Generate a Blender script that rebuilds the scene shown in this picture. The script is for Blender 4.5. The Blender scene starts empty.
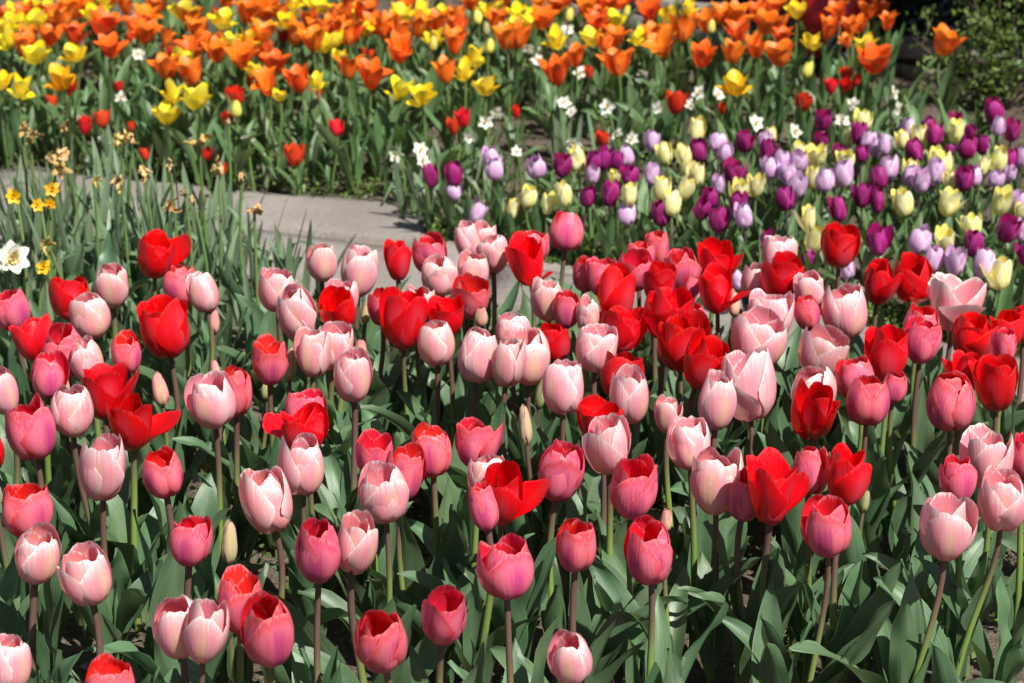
import bpy, math, random
import numpy as np
from mathutils import Vector, Matrix, Euler

RNG = np.random.default_rng(7)
random.seed(7)
SC = bpy.context.scene
COL = SC.collection
R = math.radians

# ------------------------------------------------------------------ camera
F_PX = 2200.0
PITCH = R(19.1)
CAM_Z = 1.5
cd = bpy.data.cameras.new('camera')
cam = bpy.data.objects.new('camera', cd)
COL.objects.link(cam)
cam.location = (0, 0, CAM_Z)
cam.rotation_euler = (R(90) - PITCH, 0, 0)
cd.sensor_width = 36.0
cd.lens = 36.0 * F_PX / 1024.0
cd.clip_end = 500
cd.clip_start = 0.05
cd.dof.use_dof = True
cd.dof.focus_distance = 3.0
cd.dof.aperture_fstop = 8.5
SC.camera = cam

# ------------------------------------------------------------------ light
SUN = Vector((0.46, -0.62, 1.02)).normalized()      # towards the sun: high, over the camera's right shoulder
SUN_EL = math.asin(SUN.z)
SUN_AZ = math.atan2(SUN.x, SUN.y)
w = bpy.data.worlds.new('World')
SC.world = w
w.use_nodes = True
nt = w.node_tree
nt.nodes.clear()
sky = nt.nodes.new('ShaderNodeTexSky')
sky.sky_type = 'NISHITA'
sky.sun_disc = False
sky.sun_elevation = SUN_EL
sky.sun_rotation = SUN_AZ
bg = nt.nodes.new('ShaderNodeBackground')
bg.inputs['Strength'].default_value = 0.05
wo = nt.nodes.new('ShaderNodeOutputWorld')
nt.links.new(sky.outputs[0], bg.inputs[0])
nt.links.new(bg.outputs[0], wo.inputs[0])
sl = bpy.data.lights.new('sun', 'SUN')
sl.energy = 5.0
sl.angle = R(0.53)
sl.color = (1.0, 0.955, 0.89)
so = bpy.data.objects.new('sun', sl)
COL.objects.link(so)
so.rotation_euler = (-SUN).to_track_quat('-Z', 'Y').to_euler()
SC.view_settings.view_transform = 'Standard'
SC.view_settings.look = 'None'
SC.view_settings.exposure = 0.72
SC.view_settings.gamma = 1.0
SC.view_settings.use_curve_mapping = False
SC.cycles.max_bounces = 8
SC.cycles.transmission_bounces = 4

# ------------------------------------------------------------------ helpers
CP, SP = math.cos(PITCH), math.sin(PITCH)


def ray(px, py):
    a, b = (px - 512.0) / F_PX, (341.5 - py) / F_PX
    return np.array((a, CP + b * SP, -SP + b * CP))


def at(px, py, h=0.0):
    d = ray(px, py)
    k = (h - CAM_Z) / d[2]
    return np.array((0, 0, CAM_Z)) + d * k, k      # k is the depth along the axis


def project(p):
    v = np.asarray(p, float) - np.array((0, 0, CAM_Z))
    dep = v[1] * CP - v[2] * SP
    return 512 + F_PX * v[0] / dep, 341.5 - F_PX * (v[1] * SP + v[2] * CP) / dep


def tag(o, label=None, cat=None, group=None, kind=None):
    for k, v in (('label', label), ('category', cat), ('group', group), ('kind', kind)):
        if v:
            o[k] = v
    return o


def empty(name, loc):
    o = bpy.data.objects.new(name, None)
    o.empty_display_size = 0.05
    o.location = loc
    COL.objects.link(o)
    return o


def child(name, mesh, parent, loc=(0, 0, 0), rot=None, scale=None):
    o = bpy.data.objects.new(name, mesh)
    COL.objects.link(o)
    o.parent = parent
    o.location = loc
    if rot is not None:
        o.rotation_euler = rot
    if scale is not None:
        o.scale = scale
    return o


def mesh_from(name, V, F, UV, mats, midx=None, smooth=True):
    me = bpy.data.meshes.new(name)
    V = np.asarray(V, np.float32)
    F = np.asarray(F, np.int32)
    me.vertices.add(len(V))
    me.vertices.foreach_set('co', V.ravel())
    n = F.shape[1]
    me.loops.add(F.size)
    me.loops.foreach_set('vertex_index', F.ravel())
    me.polygons.add(len(F))
    me.polygons.foreach_set('loop_start', np.arange(0, F.size, n, dtype=np.int32))
    me.polygons.foreach_set('loop_total', np.full(len(F), n, np.int32))
    if UV is not None:
        uv = me.uv_layers.new(name='UVMap')
        uv.data.foreach_set('uv', np.asarray(UV, np.float32)[F.ravel()].ravel())
    for m in (mats if isinstance(mats, (list, tuple)) else [mats]):
        me.materials.append(m)
    if midx is not None:
        me.polygons.foreach_set('material_index', np.asarray(midx, np.int32))
    me.update(calc_edges=True)
    me.validate()
    if smooth:
        me.polygons.foreach_set('use_smooth', np.ones(len(me.polygons), bool))
    return me


def grid_faces(ns, ntt, off=0):
    i, j = np.meshgrid(np.arange(ns - 1), np.arange(ntt - 1), indexing='ij')
    a = (i * ntt + j + off).ravel()
    return np.stack([a, a + 1, a + ntt + 1, a + ntt], 1)


def sstep(a, b, x):
    t = np.clip((x - a) / (b - a), 0, 1)
    return t * t * (3 - 2 * t)


class Acc:
    def __init__(s):
        s.V, s.F, s.UV, s.M, s.n = [], [], [], [], 0

    def add(s, V, F, UV, m=0):
        s.V.append(V); s.F.append(np.asarray(F) + s.n); s.UV.append(UV)
        s.M.append(np.full(len(F), m)); s.n += len(V)

    def mesh(s, name, mats, smooth=True):
        return mesh_from(name, np.concatenate(s.V), np.concatenate(s.F), np.concatenate(s.UV), mats, np.concatenate(s.M), smooth)


def tube(pts, rad, seg=7):
    """a round tube through pts; v runs 0..1 along it"""
    P = np.asarray(pts, float)
    n = len(P)
    rad = np.broadcast_to(np.asarray(rad, float), (n,))
    T = np.gradient(P, axis=0)
    T /= np.linalg.norm(T, axis=1)[:, None] + 1e-9
    ref = np.array((1.0, 0.13, 0.07)) if abs(T[:, 0]).mean() < 0.8 else np.array((0.05, 1.0, 0.1))
    A = np.cross(T, ref); A /= np.linalg.norm(A, axis=1)[:, None]
    B = np.cross(T, A)
    th = np.linspace(0, 2 * math.pi, seg + 1)
    V = P[:, None] + rad[:, None, None] * (A[:, None] * np.cos(th)[None, :, None] + B[:, None] * np.sin(th)[None, :, None])
    UV = np.stack(np.meshgrid(np.linspace(0, 1, n), np.linspace(0, 1, seg + 1), indexing='ij')[::-1], -1)
    return V.reshape(-1, 3), grid_faces(n, seg + 1), UV.reshape(-1, 2)


# ------------------------------------------------------------------ node helpers
class NT:
    def __init__(s, name):
        s.m = bpy.data.materials.new(name)
        s.m.use_nodes = True
        s.t = s.m.node_tree
        s.t.nodes.clear()
        s.out = s.t.nodes.new('ShaderNodeOutputMaterial')

    def n(s, typ, **kw):
        x = s.t.nodes.new(typ)
        for k, v in kw.items():
            setattr(x, k, v)
        return x

    def set(s, sock, v):
        if isinstance(v, bpy.types.NodeSocket):
            s.t.links.new(v, sock)
        elif isinstance(v, tuple) and len(v) == 3 and sock.type == 'RGBA':
            sock.default_value = (*v, 1)
        else:
            sock.default_value = v

    def math(s, op, a, b=0.0, clamp=False):
        x = s.n('ShaderNodeMath', operation=op, use_clamp=clamp)
        s.set(x.inputs[0], a); s.set(x.inputs[1], b)
        return x.outputs[0]

    def ss(s, v, a, b, lo=0.0, hi=1.0):
        x = s.n('ShaderNodeMapRange', interpolation_type='SMOOTHSTEP')
        s.set(x.inputs[0], v)
        x.inputs[1].default_value = a; x.inputs[2].default_value = b
        x.inputs[3].default_value = lo; x.inputs[4].default_value = hi
        return x.outputs[0]

    def mix(s, f, a, b, mode='MIX'):
        x = s.n('ShaderNodeMix', data_type='RGBA', blend_type=mode)
        s.set(x.inputs[0], f); s.set(x.inputs[6], a); s.set(x.inputs[7], b)
        return x.outputs[2]

    def noise(s, vec, scale=5.0, detail=3.0, rough=0.55):
        x = s.n('ShaderNodeTexNoise')
        if vec is not None:
            s.t.links.new(vec, x.inputs['Vector'])
        x.inputs['Scale'].default_value = scale
        x.inputs['Detail'].default_value = detail
        x.inputs['Roughness'].default_value = rough
        return x.outputs[0]

    def mapping(s, vec, scale):
        x = s.n('ShaderNodeMapping')
        s.t.links.new(vec, x.inputs[0])
        x.inputs['Scale'].default_value = scale
        return x.outputs[0]

    def rnd_offset(s, vec):
        oi = s.n('ShaderNodeObjectInfo')
        k = s.math('MULTIPLY', oi.outputs['Random'], 37.0)
        x = s.n('ShaderNodeVectorMath', operation='ADD')
        s.t.links.new(vec, x.inputs[0]); s.t.links.new(k, x.inputs[1])
        return x.outputs[0], oi.outputs['Random']

    def hsv(s, col, h=0.5, sat=1.0, val=1.0):
        x = s.n('ShaderNodeHueSaturation')
        s.set(x.inputs['Hue'], h); s.set(x.inputs['Saturation'], sat); s.set(x.inputs['Value'], val)
        s.set(x.inputs['Color'], col)
        return x.outputs[0]

    def leafy(s, col, rough, transl, spec=0.5, bump=None, bs=0.2, tcol=None, coat=0.0):
        p = s.n('ShaderNodeBsdfPrincipled')
        s.set(p.inputs['Base Color'], col)
        s.set(p.inputs['Roughness'], rough)
        p.inputs['Specular IOR Level'].default_value = spec
        tr = s.n('ShaderNodeBsdfTranslucent')
        s.set(tr.inputs[0], tcol if tcol is not None else col)
        if bump is not None:
            b = s.n('ShaderNodeBump')
            b.inputs['Strength'].default_value = bs
            b.inputs['Distance'].default_value = 0.002
            s.t.links.new(bump, b.inputs['Height'])
            s.t.links.new(b.outputs[0], p.inputs['Normal'])
        mx = s.n('ShaderNodeMixShader')
        mx.inputs[0].default_value = transl
        s.t.links.new(p.outputs[0], mx.inputs[1])
        s.t.links.new(tr.outputs[0], mx.inputs[2])
        s.t.links.new(mx.outputs[0], s.out.inputs[0])
        return s.m

    def solid(s, col, rough=0.8, spec=0.3, bump=None, bs=0.3, dist=0.01, metal=0.0):
        p = s.n('ShaderNodeBsdfPrincipled')
        s.set(p.inputs['Base Color'], col)
        s.set(p.inputs['Roughness'], rough)
        p.inputs['Specular IOR Level'].default_value = spec
        p.inputs['Metallic'].default_value = metal
        if bump is not None:
            b = s.n('ShaderNodeBump')
            b.inputs['Strength'].default_value = bs
            b.inputs['Distance'].default_value = dist
            s.t.links.new(bump, b.inputs['Height'])
            s.t.links.new(b.outputs[0], p.inputs['Normal'])
        s.t.links.new(p.outputs[0], s.out.inputs[0])
        return s.m


def petal_mat(name, base, mid, edge, inside, inside_base=None, flame=None, fl_w=0.35, fl_amt=0.0, transl=0.3,
              rough=0.42, edge_t=(0.45, 1.0), edge_v=(0.6, 1.0), var=0.10, hvar=0.012, base_v=0.42, spec=0.35, rim=None, blush=None):
    k = NT(name)
    uvn = k.n('ShaderNodeUVMap', uv_map='UVMap')
    vec, rnd = k.rnd_offset(uvn.outputs[0])
    sep = k.n('ShaderNodeSeparateXYZ')
    k.t.links.new(uvn.outputs[0], sep.inputs[0])
    u, v = sep.outputs[0], sep.outputs[1]
    vein = k.noise(k.mapping(vec, (26, 1.3, 1)), 1.0, 3.0, 0.6)
    blot = k.noise(k.mapping(vec, (3.0, 2.2, 1)), 1.0, 2.0, 0.5)
    t = k.math('ABSOLUTE', k.math('SUBTRACT', k.math('MULTIPLY', u, 2.0), 1.0))
    vv = k.math('ADD', v, k.math('MULTIPLY', k.math('SUBTRACT', vein, 0.5), 0.35))
    tt = k.math('ADD', t, k.math('MULTIPLY', k.math('SUBTRACT', vein, 0.5), 0.45))
    c = k.mix(k.ss(vv, 0.02, base_v), base, mid)
    ef = k.math('MAXIMUM', k.ss(tt, *edge_t), k.ss(vv, *edge_v))
    c = k.mix(ef, c, edge)
    if flame:
        f = k.math('MULTIPLY', k.ss(tt, 0.0, fl_w, 1.0, 0.0), k.ss(vv, 0.05, 0.25))
        f = k.math('MULTIPLY', f, k.ss(vv, 0.60, 0.98, 1.0, 0.0))
        c = k.mix(k.math('MULTIPLY', f, fl_amt), c, flame)
    ci = k.mix(k.ss(v, 0.0, 0.25), inside_base or inside, inside)
    if rim:
        rf = k.ss(vv, 0.93, 1.0)
        c = k.mix(rf, c, rim); ci = k.mix(rf, ci, rim)
    if blush:
        pf = k.math('MULTIPLY', k.ss(k.noise(k.mapping(vec, (9, 7, 1)), 1.0, 3.0, 0.6), 0.60, 0.72), k.ss(v, 0.15, 0.45))
        c = k.mix(k.math('MULTIPLY', pf, 0.35), c, blush)
    geo = k.n('ShaderNodeNewGeometry')
    c = k.mix(geo.outputs['Backfacing'], c, ci)
    val = k.math('ADD', k.math('MULTIPLY', k.math('SUBTRACT', rnd, 0.5), 2 * var), 1.0)
    val = k.math('MULTIPLY', val, k.math('ADD', k.math('MULTIPLY', vein, 0.22), 0.89))
    val = k.math('MULTIPLY', val, k.math('ADD', k.math('MULTIPLY', blot, 0.20), 0.90))
    hue = k.math('ADD', k.math('MULTIPLY', k.math('SUBTRACT', k.math('FRACT', k.math('MULTIPLY', rnd, 7.31)), 0.5), 2 * hvar), 0.5)
    c = k.hsv(c, hue, 1.0, val)
    ro = k.math('ADD', k.math('MULTIPLY', vein, 0.2), rough - 0.1)
    return k.leafy(c, ro, transl, spec, vein, 0.35)


M = {}
M['P'] = petal_mat('pale_pink_petal', (0.68, 0.15, 0.24), (0.82, 0.33, 0.38), (0.87, 0.58, 0.58), (0.84, 0.30, 0.33),
                   (0.8, 0.35, 0.25), (0.86, 0.62, 0.38), 0.34, 0.65, 0.30, 0.45, (0.35, 1.0), (0.70, 1.0), 0.06, 0.008, rim=(0.90, 0.80, 0.76), blush=(0.80, 0.30, 0.36))
M['M'] = petal_mat('rose_petal', (0.48, 0.035, 0.14), (0.82, 0.18, 0.25), (0.78, 0.065, 0.090), (0.80, 0.022, 0.036),
                   (0.7, 0.05, 0.04), (0.52, 0.042, 0.205), 0.50, 0.78, 0.28, 0.40, (0.62, 1.0), (0.80, 1.0), 0.10, 0.006, rim=(0.85, 0.20, 0.24), blush=(0.74, 0.06, 0.10))
M['R'] = petal_mat('red_petal', (0.56, 0.03, 0.07), (0.68, 0.006, 0.014), (0.72, 0.003, 0.007), (0.74, 0.003, 0.006),
                   (0.6, 0.01, 0.01), (0.66, 0.065, 0.105), 0.5, 0.65, 0.28, 0.33, (0.5, 1.0), (0.6, 1.0), 0.16, 0.001, spec=0.55, rim=(0.78, 0.03, 0.035))
M['U'] = petal_mat('purple_petal', (0.20, 0.008, 0.085), (0.29, 0.011, 0.135), (0.46, 0.05, 0.27), (0.33, 0.010, 0.12),
                   None, (0.38, 0.03, 0.20), 0.3, 0.4, 0.30, 0.42, var=0.16, hvar=0.010)
M['L'] = petal_mat('lilac_petal', (0.66, 0.36, 0.58), (0.70, 0.42, 0.68), (0.80, 0.60, 0.80), (0.66, 0.38, 0.62),
                   None, (0.68, 0.34, 0.58), 0.35, 0.35, 0.30, 0.45, var=0.07, hvar=0.010)
M['C'] = petal_mat('cream_petal', (0.76, 0.72, 0.20), (0.88, 0.84, 0.38), (0.91, 0.89, 0.56), (0.88, 0.78, 0.20),
                   None, (0.88, 0.80, 0.26), 0.35, 0.5, 0.30, 0.45, var=0.05)
M['O'] = petal_mat('orange_petal', (0.84, 0.46, 0.05), (0.87, 0.150, 0.018), (0.91, 0.29, 0.055), (0.88, 0.19, 0.014),
                   (0.7, 0.4, 0.03), (0.85, 0.105, 0.018), 0.4, 0.6, 0.34, 0.42, (0.45, 1), (0.75, 1.05), 0.09, 0.012, base_v=0.3)
M['Y'] = petal_mat('yellow_petal', (0.66, 0.56, 0.03), (0.87, 0.68, 0.03), (0.91, 0.78, 0.10), (0.91, 0.70, 0.015),
                   (0.5, 0.4, 0.01), None, 0.3, 0.0, 0.32, 0.42, var=0.06, hvar=0.010)
M['A'] = petal_mat('amber_petal', (0.75, 0.42, 0.02), (0.86, 0.42, 0.015), (0.88, 0.55, 0.03), (0.88, 0.48, 0.010),
                   None, None, 0.3, 0.0, 0.32, 0.42)
M['r'] = petal_mat('scarlet_petal', (0.55, 0.04, 0.03), (0.66, 0.025, 0.018), (0.72, 0.05, 0.02), (0.68, 0.03, 0.01),
                   None, None, 0.3, 0.0, 0.30, 0.42, var=0.15, hvar=0.010)
M['W'] = petal_mat('white_daffodil_petal', (0.78, 0.78, 0.58), (0.84, 0.84, 0.78), (0.86, 0.86, 0.80), (0.84, 0.84, 0.74), None, None, 0.3, 0, 0.3)
M['corona'] = petal_mat('daffodil_corona', (0.82, 0.72, 0.40), (0.84, 0.74, 0.46), (0.86, 0.70, 0.40), (0.84, 0.70, 0.36), None, None, 0.3, 0, 0.3)
M['J'] = petal_mat('yellow_daffodil_petal', (0.78, 0.62, 0.06), (0.82, 0.60, 0.03), (0.82, 0.52, 0.02), (0.82, 0.5, 0.02), None, None, 0.3, 0, 0.3)
M['D'] = petal_mat('withered_petal', (0.50, 0.36, 0.17), (0.62, 0.47, 0.25), (0.44, 0.29, 0.13), (0.62, 0.42, 0.14), None, (0.70, 0.42, 0.08), 0.4, 0.4, 0.2, 0.75, var=0.25, hvar=0.02)
M['bp'] = petal_mat('pink_bud_petal', (0.55, 0.34, 0.20), (0.74, 0.40, 0.32), (0.76, 0.30, 0.30), (0.7, 0.4, 0.3), None, (0.62, 0.50, 0.24), 0.4, 0.7, 0.2)
M['bc'] = petal_mat('cream_bud_petal', (0.48, 0.42, 0.20), (0.66, 0.52, 0.30), (0.66, 0.44, 0.32), (0.6, 0.5, 0.3), None, (0.56, 0.50, 0.22), 0.4, 0.7, 0.2)
M['bg'] = petal_mat('green_bud_petal', (0.24, 0.32, 0.10), (0.36, 0.42, 0.18), (0.46, 0.46, 0.24), (0.4, 0.4, 0.2), None, (0.24, 0.34, 0.10), 0.4, 0.6, 0.2)
M['by'] = petal_mat('yellow_bud_petal', (0.50, 0.52, 0.06), (0.76, 0.70, 0.14), (0.80, 0.72, 0.16), (0.8, 0.7, 0.1), None, None, 0.4, 0.0, 0.2)


def leaf_mat(name, c1, c2, edge, rough=0.42, transl=0.22, spec=0.5, vs=34):
    k = NT(name)
    uvn = k.n('ShaderNodeUVMap', uv_map='UVMap')
    vec, rnd = k.rnd_offset(uvn.outputs[0])
    sep = k.n('ShaderNodeSeparateXYZ')
    k.t.links.new(uvn.outputs[0], sep.inputs[0])
    u, v = sep.outputs[0], sep.outputs[1]
    vein = k.noise(k.mapping(vec, (vs, 0.7, 1)), 1.0, 2.0, 0.5)
    blot = k.noise(k.mapping(vec, (2.5, 4.0, 1)), 1.0, 3.0, 0.55)
    t = k.math('ABSOLUTE', k.math('SUBTRACT', k.math('MULTIPLY', u, 2.0), 1.0))
    c = k.mix(k.ss(blot, 0.3, 0.7), c1, c2)
    c = k.mix(k.math('MULTIPLY', k.ss(vein, 0.45, 0.72), 0.35), c, edge)
    c = k.mix(k.math('MULTIPLY', k.ss(t, 0.90, 1.0), 0.5), c, edge)
    c = k.mix(k.math('MULTIPLY', k.ss(v, 0.0, 0.22, 1.0, 0.0), 0.5), c, (0.20, 0.30, 0.09))
    val = k.math('ADD', k.math('MULTIPLY', rnd, 0.5), 0.75)
    hue = k.math('ADD', k.math('MULTIPLY', k.math('FRACT', k.math('MULTIPLY', rnd, 5.77)), 0.04), 0.48)
    c = k.hsv(c, hue, 1.0, val)
    tc = k.hsv(c, 0.47, 1.25, 1.5)
    return k.leafy(c, k.math('ADD', k.math('MULTIPLY', blot, 0.22), rough - 0.1), transl, spec, vein, 0.3, tc)


M['leaf'] = leaf_mat('tulip_leaf', (0.068, 0.136, 0.060), (0.104, 0.178, 0.088), (0.165, 0.240, 0.130), 0.39, 0.24, 0.55)
M['leaf_far'] = leaf_mat('far_tulip_leaf', (0.072, 0.142, 0.048), (0.106, 0.180, 0.070), (0.16, 0.235, 0.10), 0.40, 0.26)
M['strap'] = leaf_mat('daffodil_leaf', (0.118, 0.182, 0.096), (0.158, 0.222, 0.130), (0.18, 0.24, 0.14), vs=12)


def stem_mat(name, low, high, a=0.35, b=0.85):
    k = NT(name)
    uvn = k.n('ShaderNodeUVMap', uv_map='UVMap')
    vec, rnd = k.rnd_offset(uvn.outputs[0])
    sep = k.n('ShaderNodeSeparateXYZ')
    k.t.links.new(uvn.outputs[0], sep.inputs[0])
    nz = k.noise(k.mapping(vec, (3, 6, 1)), 1.0)
    v = k.math('ADD', sep.outputs[1], k.math('MULTIPLY', k.math('SUBTRACT', rnd, 0.55), 0.55))
    c = k.mix(k.ss(v, a, b), low, high)
    c = k.hsv(c, 0.5, 1.0, k.math('ADD', k.math('MULTIPLY', nz, 0.5), 0.75))
    return k.leafy(c, 0.45, 0.08, 0.4)


M['stem'] = stem_mat('tulip_stem', (0.16, 0.24, 0.055), (0.135, 0.075, 0.062))
M['stem_green'] = stem_mat('green_stem', (0.10, 0.19, 0.05), (0.13, 0.19, 0.06))
M['stem_dark'] = stem_mat('dark_stem', (0.10, 0.16, 0.06), (0.085, 0.06, 0.06))
k = NT('pistil'); M['pistil'] = k.solid((0.20, 0.22, 0.04), 0.5)


# ------------------------------------------------------------------ petals and blossoms
def petal(a, b, L, hw, phi, pointed, rho_k, r_off, rng, wav=0.02, crease=0.02, splay=0.0, ns=12, ntt=9, a0=80.0, curl=0.0, flat=0.0, notch=0.0):
    """one petal with its base at the origin, facing azimuth phi. The tangent angle runs from a0 at the base to a+b*(s-.5)."""
    ss = np.linspace(0, 1, ns * 4)
    g = a0 * np.exp(-ss / 0.17) + a + b * (ss - 0.5) + splay * sstep(0.05, 0.6, ss) + curl * sstep(0.7, 1.0, ss)
    g = np.radians(g)
    dr, dz = np.sin(g), np.cos(g)
    rr = np.concatenate([[0], np.cumsum((dr[1:] + dr[:-1]) / 2)]) / (len(ss) - 1) * L
    zz = np.concatenate([[0], np.cumsum((dz[1:] + dz[:-1]) / 2)]) / (len(ss) - 1) * L
    s = 1 - (1 - np.linspace(0, 1, ns)) ** 1.2
    t = np.linspace(-1, 1, ntt)
    ph0 = rng.uniform(0, 6.28, 3)
    at_ = np.abs(t)
    rnd_top = 1 - 0.40 * at_ ** 2.7
    pnt_top = 1 - 0.62 * at_ ** 1.15
    top = rnd_top * (1 - pointed) + pnt_top * pointed
    top = top - notch * np.exp(-(t / 0.16) ** 2) + 0.012 * np.sin(6 * t + ph0[0]) + 0.008 * np.sin(13 * t + ph0[1]) + 0.03 * t * rng.normal(0, 1)
    S = s[:, None] * top[None, :]
    T = np.broadcast_to(t, S.shape)
    r = np.interp(S, ss, rr) + 0.05 * L
    z = np.interp(S, ss, zz)
    gg = np.interp(S, ss, g)
    Hh = hw * (0.30 + 0.70 * sstep(0.0, 0.5, S)) * (1 - 0.22 * sstep(0.6, 1.0, S)) * T
    rho = np.maximum(r, 0.175 * L) * rho_k + flat
    ang = Hh / rho
    nrm_off = (r_off * L * np.sin(np.pi * np.clip(S * 0.9 + 0.05, 0, 1)) * (1 + 0.5 * T ** 2)
               - crease * L * np.exp(-(T / 0.15) ** 2) * np.sin(np.pi * np.clip(S * 0.85 + 0.08, 0, 1))
               + wav * L * np.abs(T) ** 1.7 * (np.sin(5.0 * S + 2.2 * T + ph0[0]) + 0.6 * np.sin(11 * S - 3 * T + ph0[1]))
               + 0.5 * wav * L * sstep(0.6, 1.0, S) * np.sin(4 * T + ph0[2]))
    rad = r - rho * (1 - np.cos(ang)) * np.cos(gg)
    zed = z + rho * (1 - np.cos(ang)) * np.sin(gg)
    tan = rho * np.sin(ang)
    rad = rad + nrm_off * np.cos(gg)
    zed = zed - nrm_off * np.sin(gg)
    c, sn = math.cos(phi), math.sin(phi)
    V = np.stack([rad * c - tan * sn, rad * sn + tan * c, zed], -1).reshape(-1, 3)
    UV = np.stack([(T + 1) / 2, np.broadcast_to(s[:, None], S.shape)], -1).reshape(-1, 2)
    return V, grid_faces(ns, ntt), UV


def blossom(kind, W, H, op, rng, splays=(), phi0=None, hi=True):
    """six petals in two whorls, scaled so that the cup is W wide and H tall"""
    ns, ntt = (13, 11) if hi else (9, 7)
    if phi0 is None:
        phi0 = rng.uniform(0, 2 * math.pi)
    parts = []
    for i in range(6):
        inner = i % 2
        phi = phi0 + i * math.pi / 3 + rng.normal(0, 0.06)
        sp = 0.0
        for ang, amt in splays:
            d = (phi - ang + math.pi) % (2 * math.pi) - math.pi
            if abs(d) < math.pi / 6 + 0.03:
                sp = amt
        j = rng.normal(0, 1)
        L = 1.0 + rng.normal(0, 0.05)
        kw = dict(ns=ns, ntt=ntt, splay=sp)
        nar = 0.74 if sp > 35 else 1.0
        if sp > 35: L *= 0.90
        if kind in 'PM':
            p = petal(-7 + 20 * op + 3.5 * j, -58 + 44 * op, L, nar * 0.47 * (0.92 if inner else 1.0), phi, 0.04, 0.97, -0.022 if inner else 0.030, rng, 0.014, 0.028, curl=rng.uniform(-16, 14), notch=rng.uniform(0, 0.05), **kw)
        elif kind == 'R':
            p = petal(-6 + 21 * op + 5.0 * j, -50 + 52 * op, L, nar * 0.48 * (0.92 if inner else 1.0), phi, 0.10, 1.0, -0.024 if inner else 0.030, rng, 0.024, 0.026, curl=rng.uniform(-12, 22), notch=rng.uniform(-0.02, 0.03), **kw)
        elif kind in 'UL':
            p = petal(-7 + 15 * op + 4 * j, -42 + 32 * op, L, 0.37 * (0.92 if inner else 1.0), phi, 0.26, 0.92, -0.022 if inner else 0.034, rng, 0.020, 0.05, curl=rng.uniform(-6, 18), **kw)
        elif kind == 'C':
            p = petal(-6 + 17 * op + 4 * j, -40 + 36 * op, L, 0.37 * (0.92 if inner else 1.0), phi, 0.22, 0.92, -0.022 if inner else 0.034, rng, 0.022, 0.05, curl=rng.uniform(-6, 26), **kw)
        elif kind == 'O':
            p = petal(12 + 24 * op + 7 * j, 6 + 50 * op, L, 0.41, phi, 0.36, 1.0, -0.018 if inner else 0.026, rng, 0.026, 0.035, curl=rng.uniform(5, 50), **kw)
        elif kind in 'YA':
            a = (34 + 28 * op) * (1.0 if not inner else 0.5) + 7 * j
            p = petal(a, 10 - 18 * inner + 14 * op, L, 0.50, phi, 0.12, 1.2, -0.012 if inner else 0.02, rng, 0.026, 0.02, curl=rng.uniform(-10, 20), **kw)
        elif kind == 'r':
            p = petal(0 + 24 * op + 4 * j, -30 + 50 * op, L, 0.40, phi, 0.35, 1.0, -0.014 if inner else 0.024, rng, 0.016, 0.02, **kw)
        else:   # a closed bud
            p = petal(-9, -22, L, 0.27, phi, 0.35, 1.0, -0.02 if inner else 0.02, rng, 0.004, 0.02, a0=62, **kw)
        parts.append((p, sp != 0))
    A = Acc()
    body = np.concatenate([p[0] for p, sx in parts if not sx])
    rx = np.percentile(np.hypot(body[:, 0], body[:, 1]), 97)
    zx = np.percentile(body[:, 2], 98.5)
    for (V, F, UV), sx in parts:
        V = V.copy()
        V[:, :2] *= 0.5 * W / rx
        V[:, 2] *= H / zx
        A.add(V, F, UV)
    # receptacle and pistil
    th = np.linspace(0, 1, 6)
    V, F, UV = tube(np.stack([0 * th, 0 * th, -0.02 * H + th * 0.42 * H], 1), 0.055 * W * np.array([1.2, 1.3, 1.15, 1.0, 1.25, 0.2]), 7)
    A.add(V, F, UV, 1)
    return A.mesh(NAMES[kind][0] + '_blossom', [M[kind], M['pistil']])


NAMES = {'P': ('pale_pink_tulip', 'pale pink tulip'), 'M': ('rose_tulip', 'deep rose tulip'), 'R': ('red_tulip', 'bright red tulip'),
         'U': ('purple_tulip', 'dark purple tulip'), 'L': ('lilac_tulip', 'lilac tulip'), 'C': ('cream_tulip', 'cream yellow tulip'),
         'O': ('orange_tulip', 'orange tulip'), 'Y': ('yellow_tulip', 'yellow tulip'), 'A': ('amber_tulip', 'amber yellow tulip'),
         'r': ('scarlet_tulip', 'small scarlet tulip'), 'bp': ('pink_tulip_bud', 'closed pink tulip bud'), 'bc': ('cream_tulip_bud', 'closed cream tulip bud'),
         'bg': ('green_tulip_bud', 'closed green tulip bud'), 'by': ('yellow_tulip_bud', 'closed yellow tulip bud'),
         'W': ('white_daffodil', 'white daffodil'), 'J': ('yellow_daffodil', 'yellow daffodil'), 'D': ('withered_daffodil', 'withered brown daffodil')}


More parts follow.
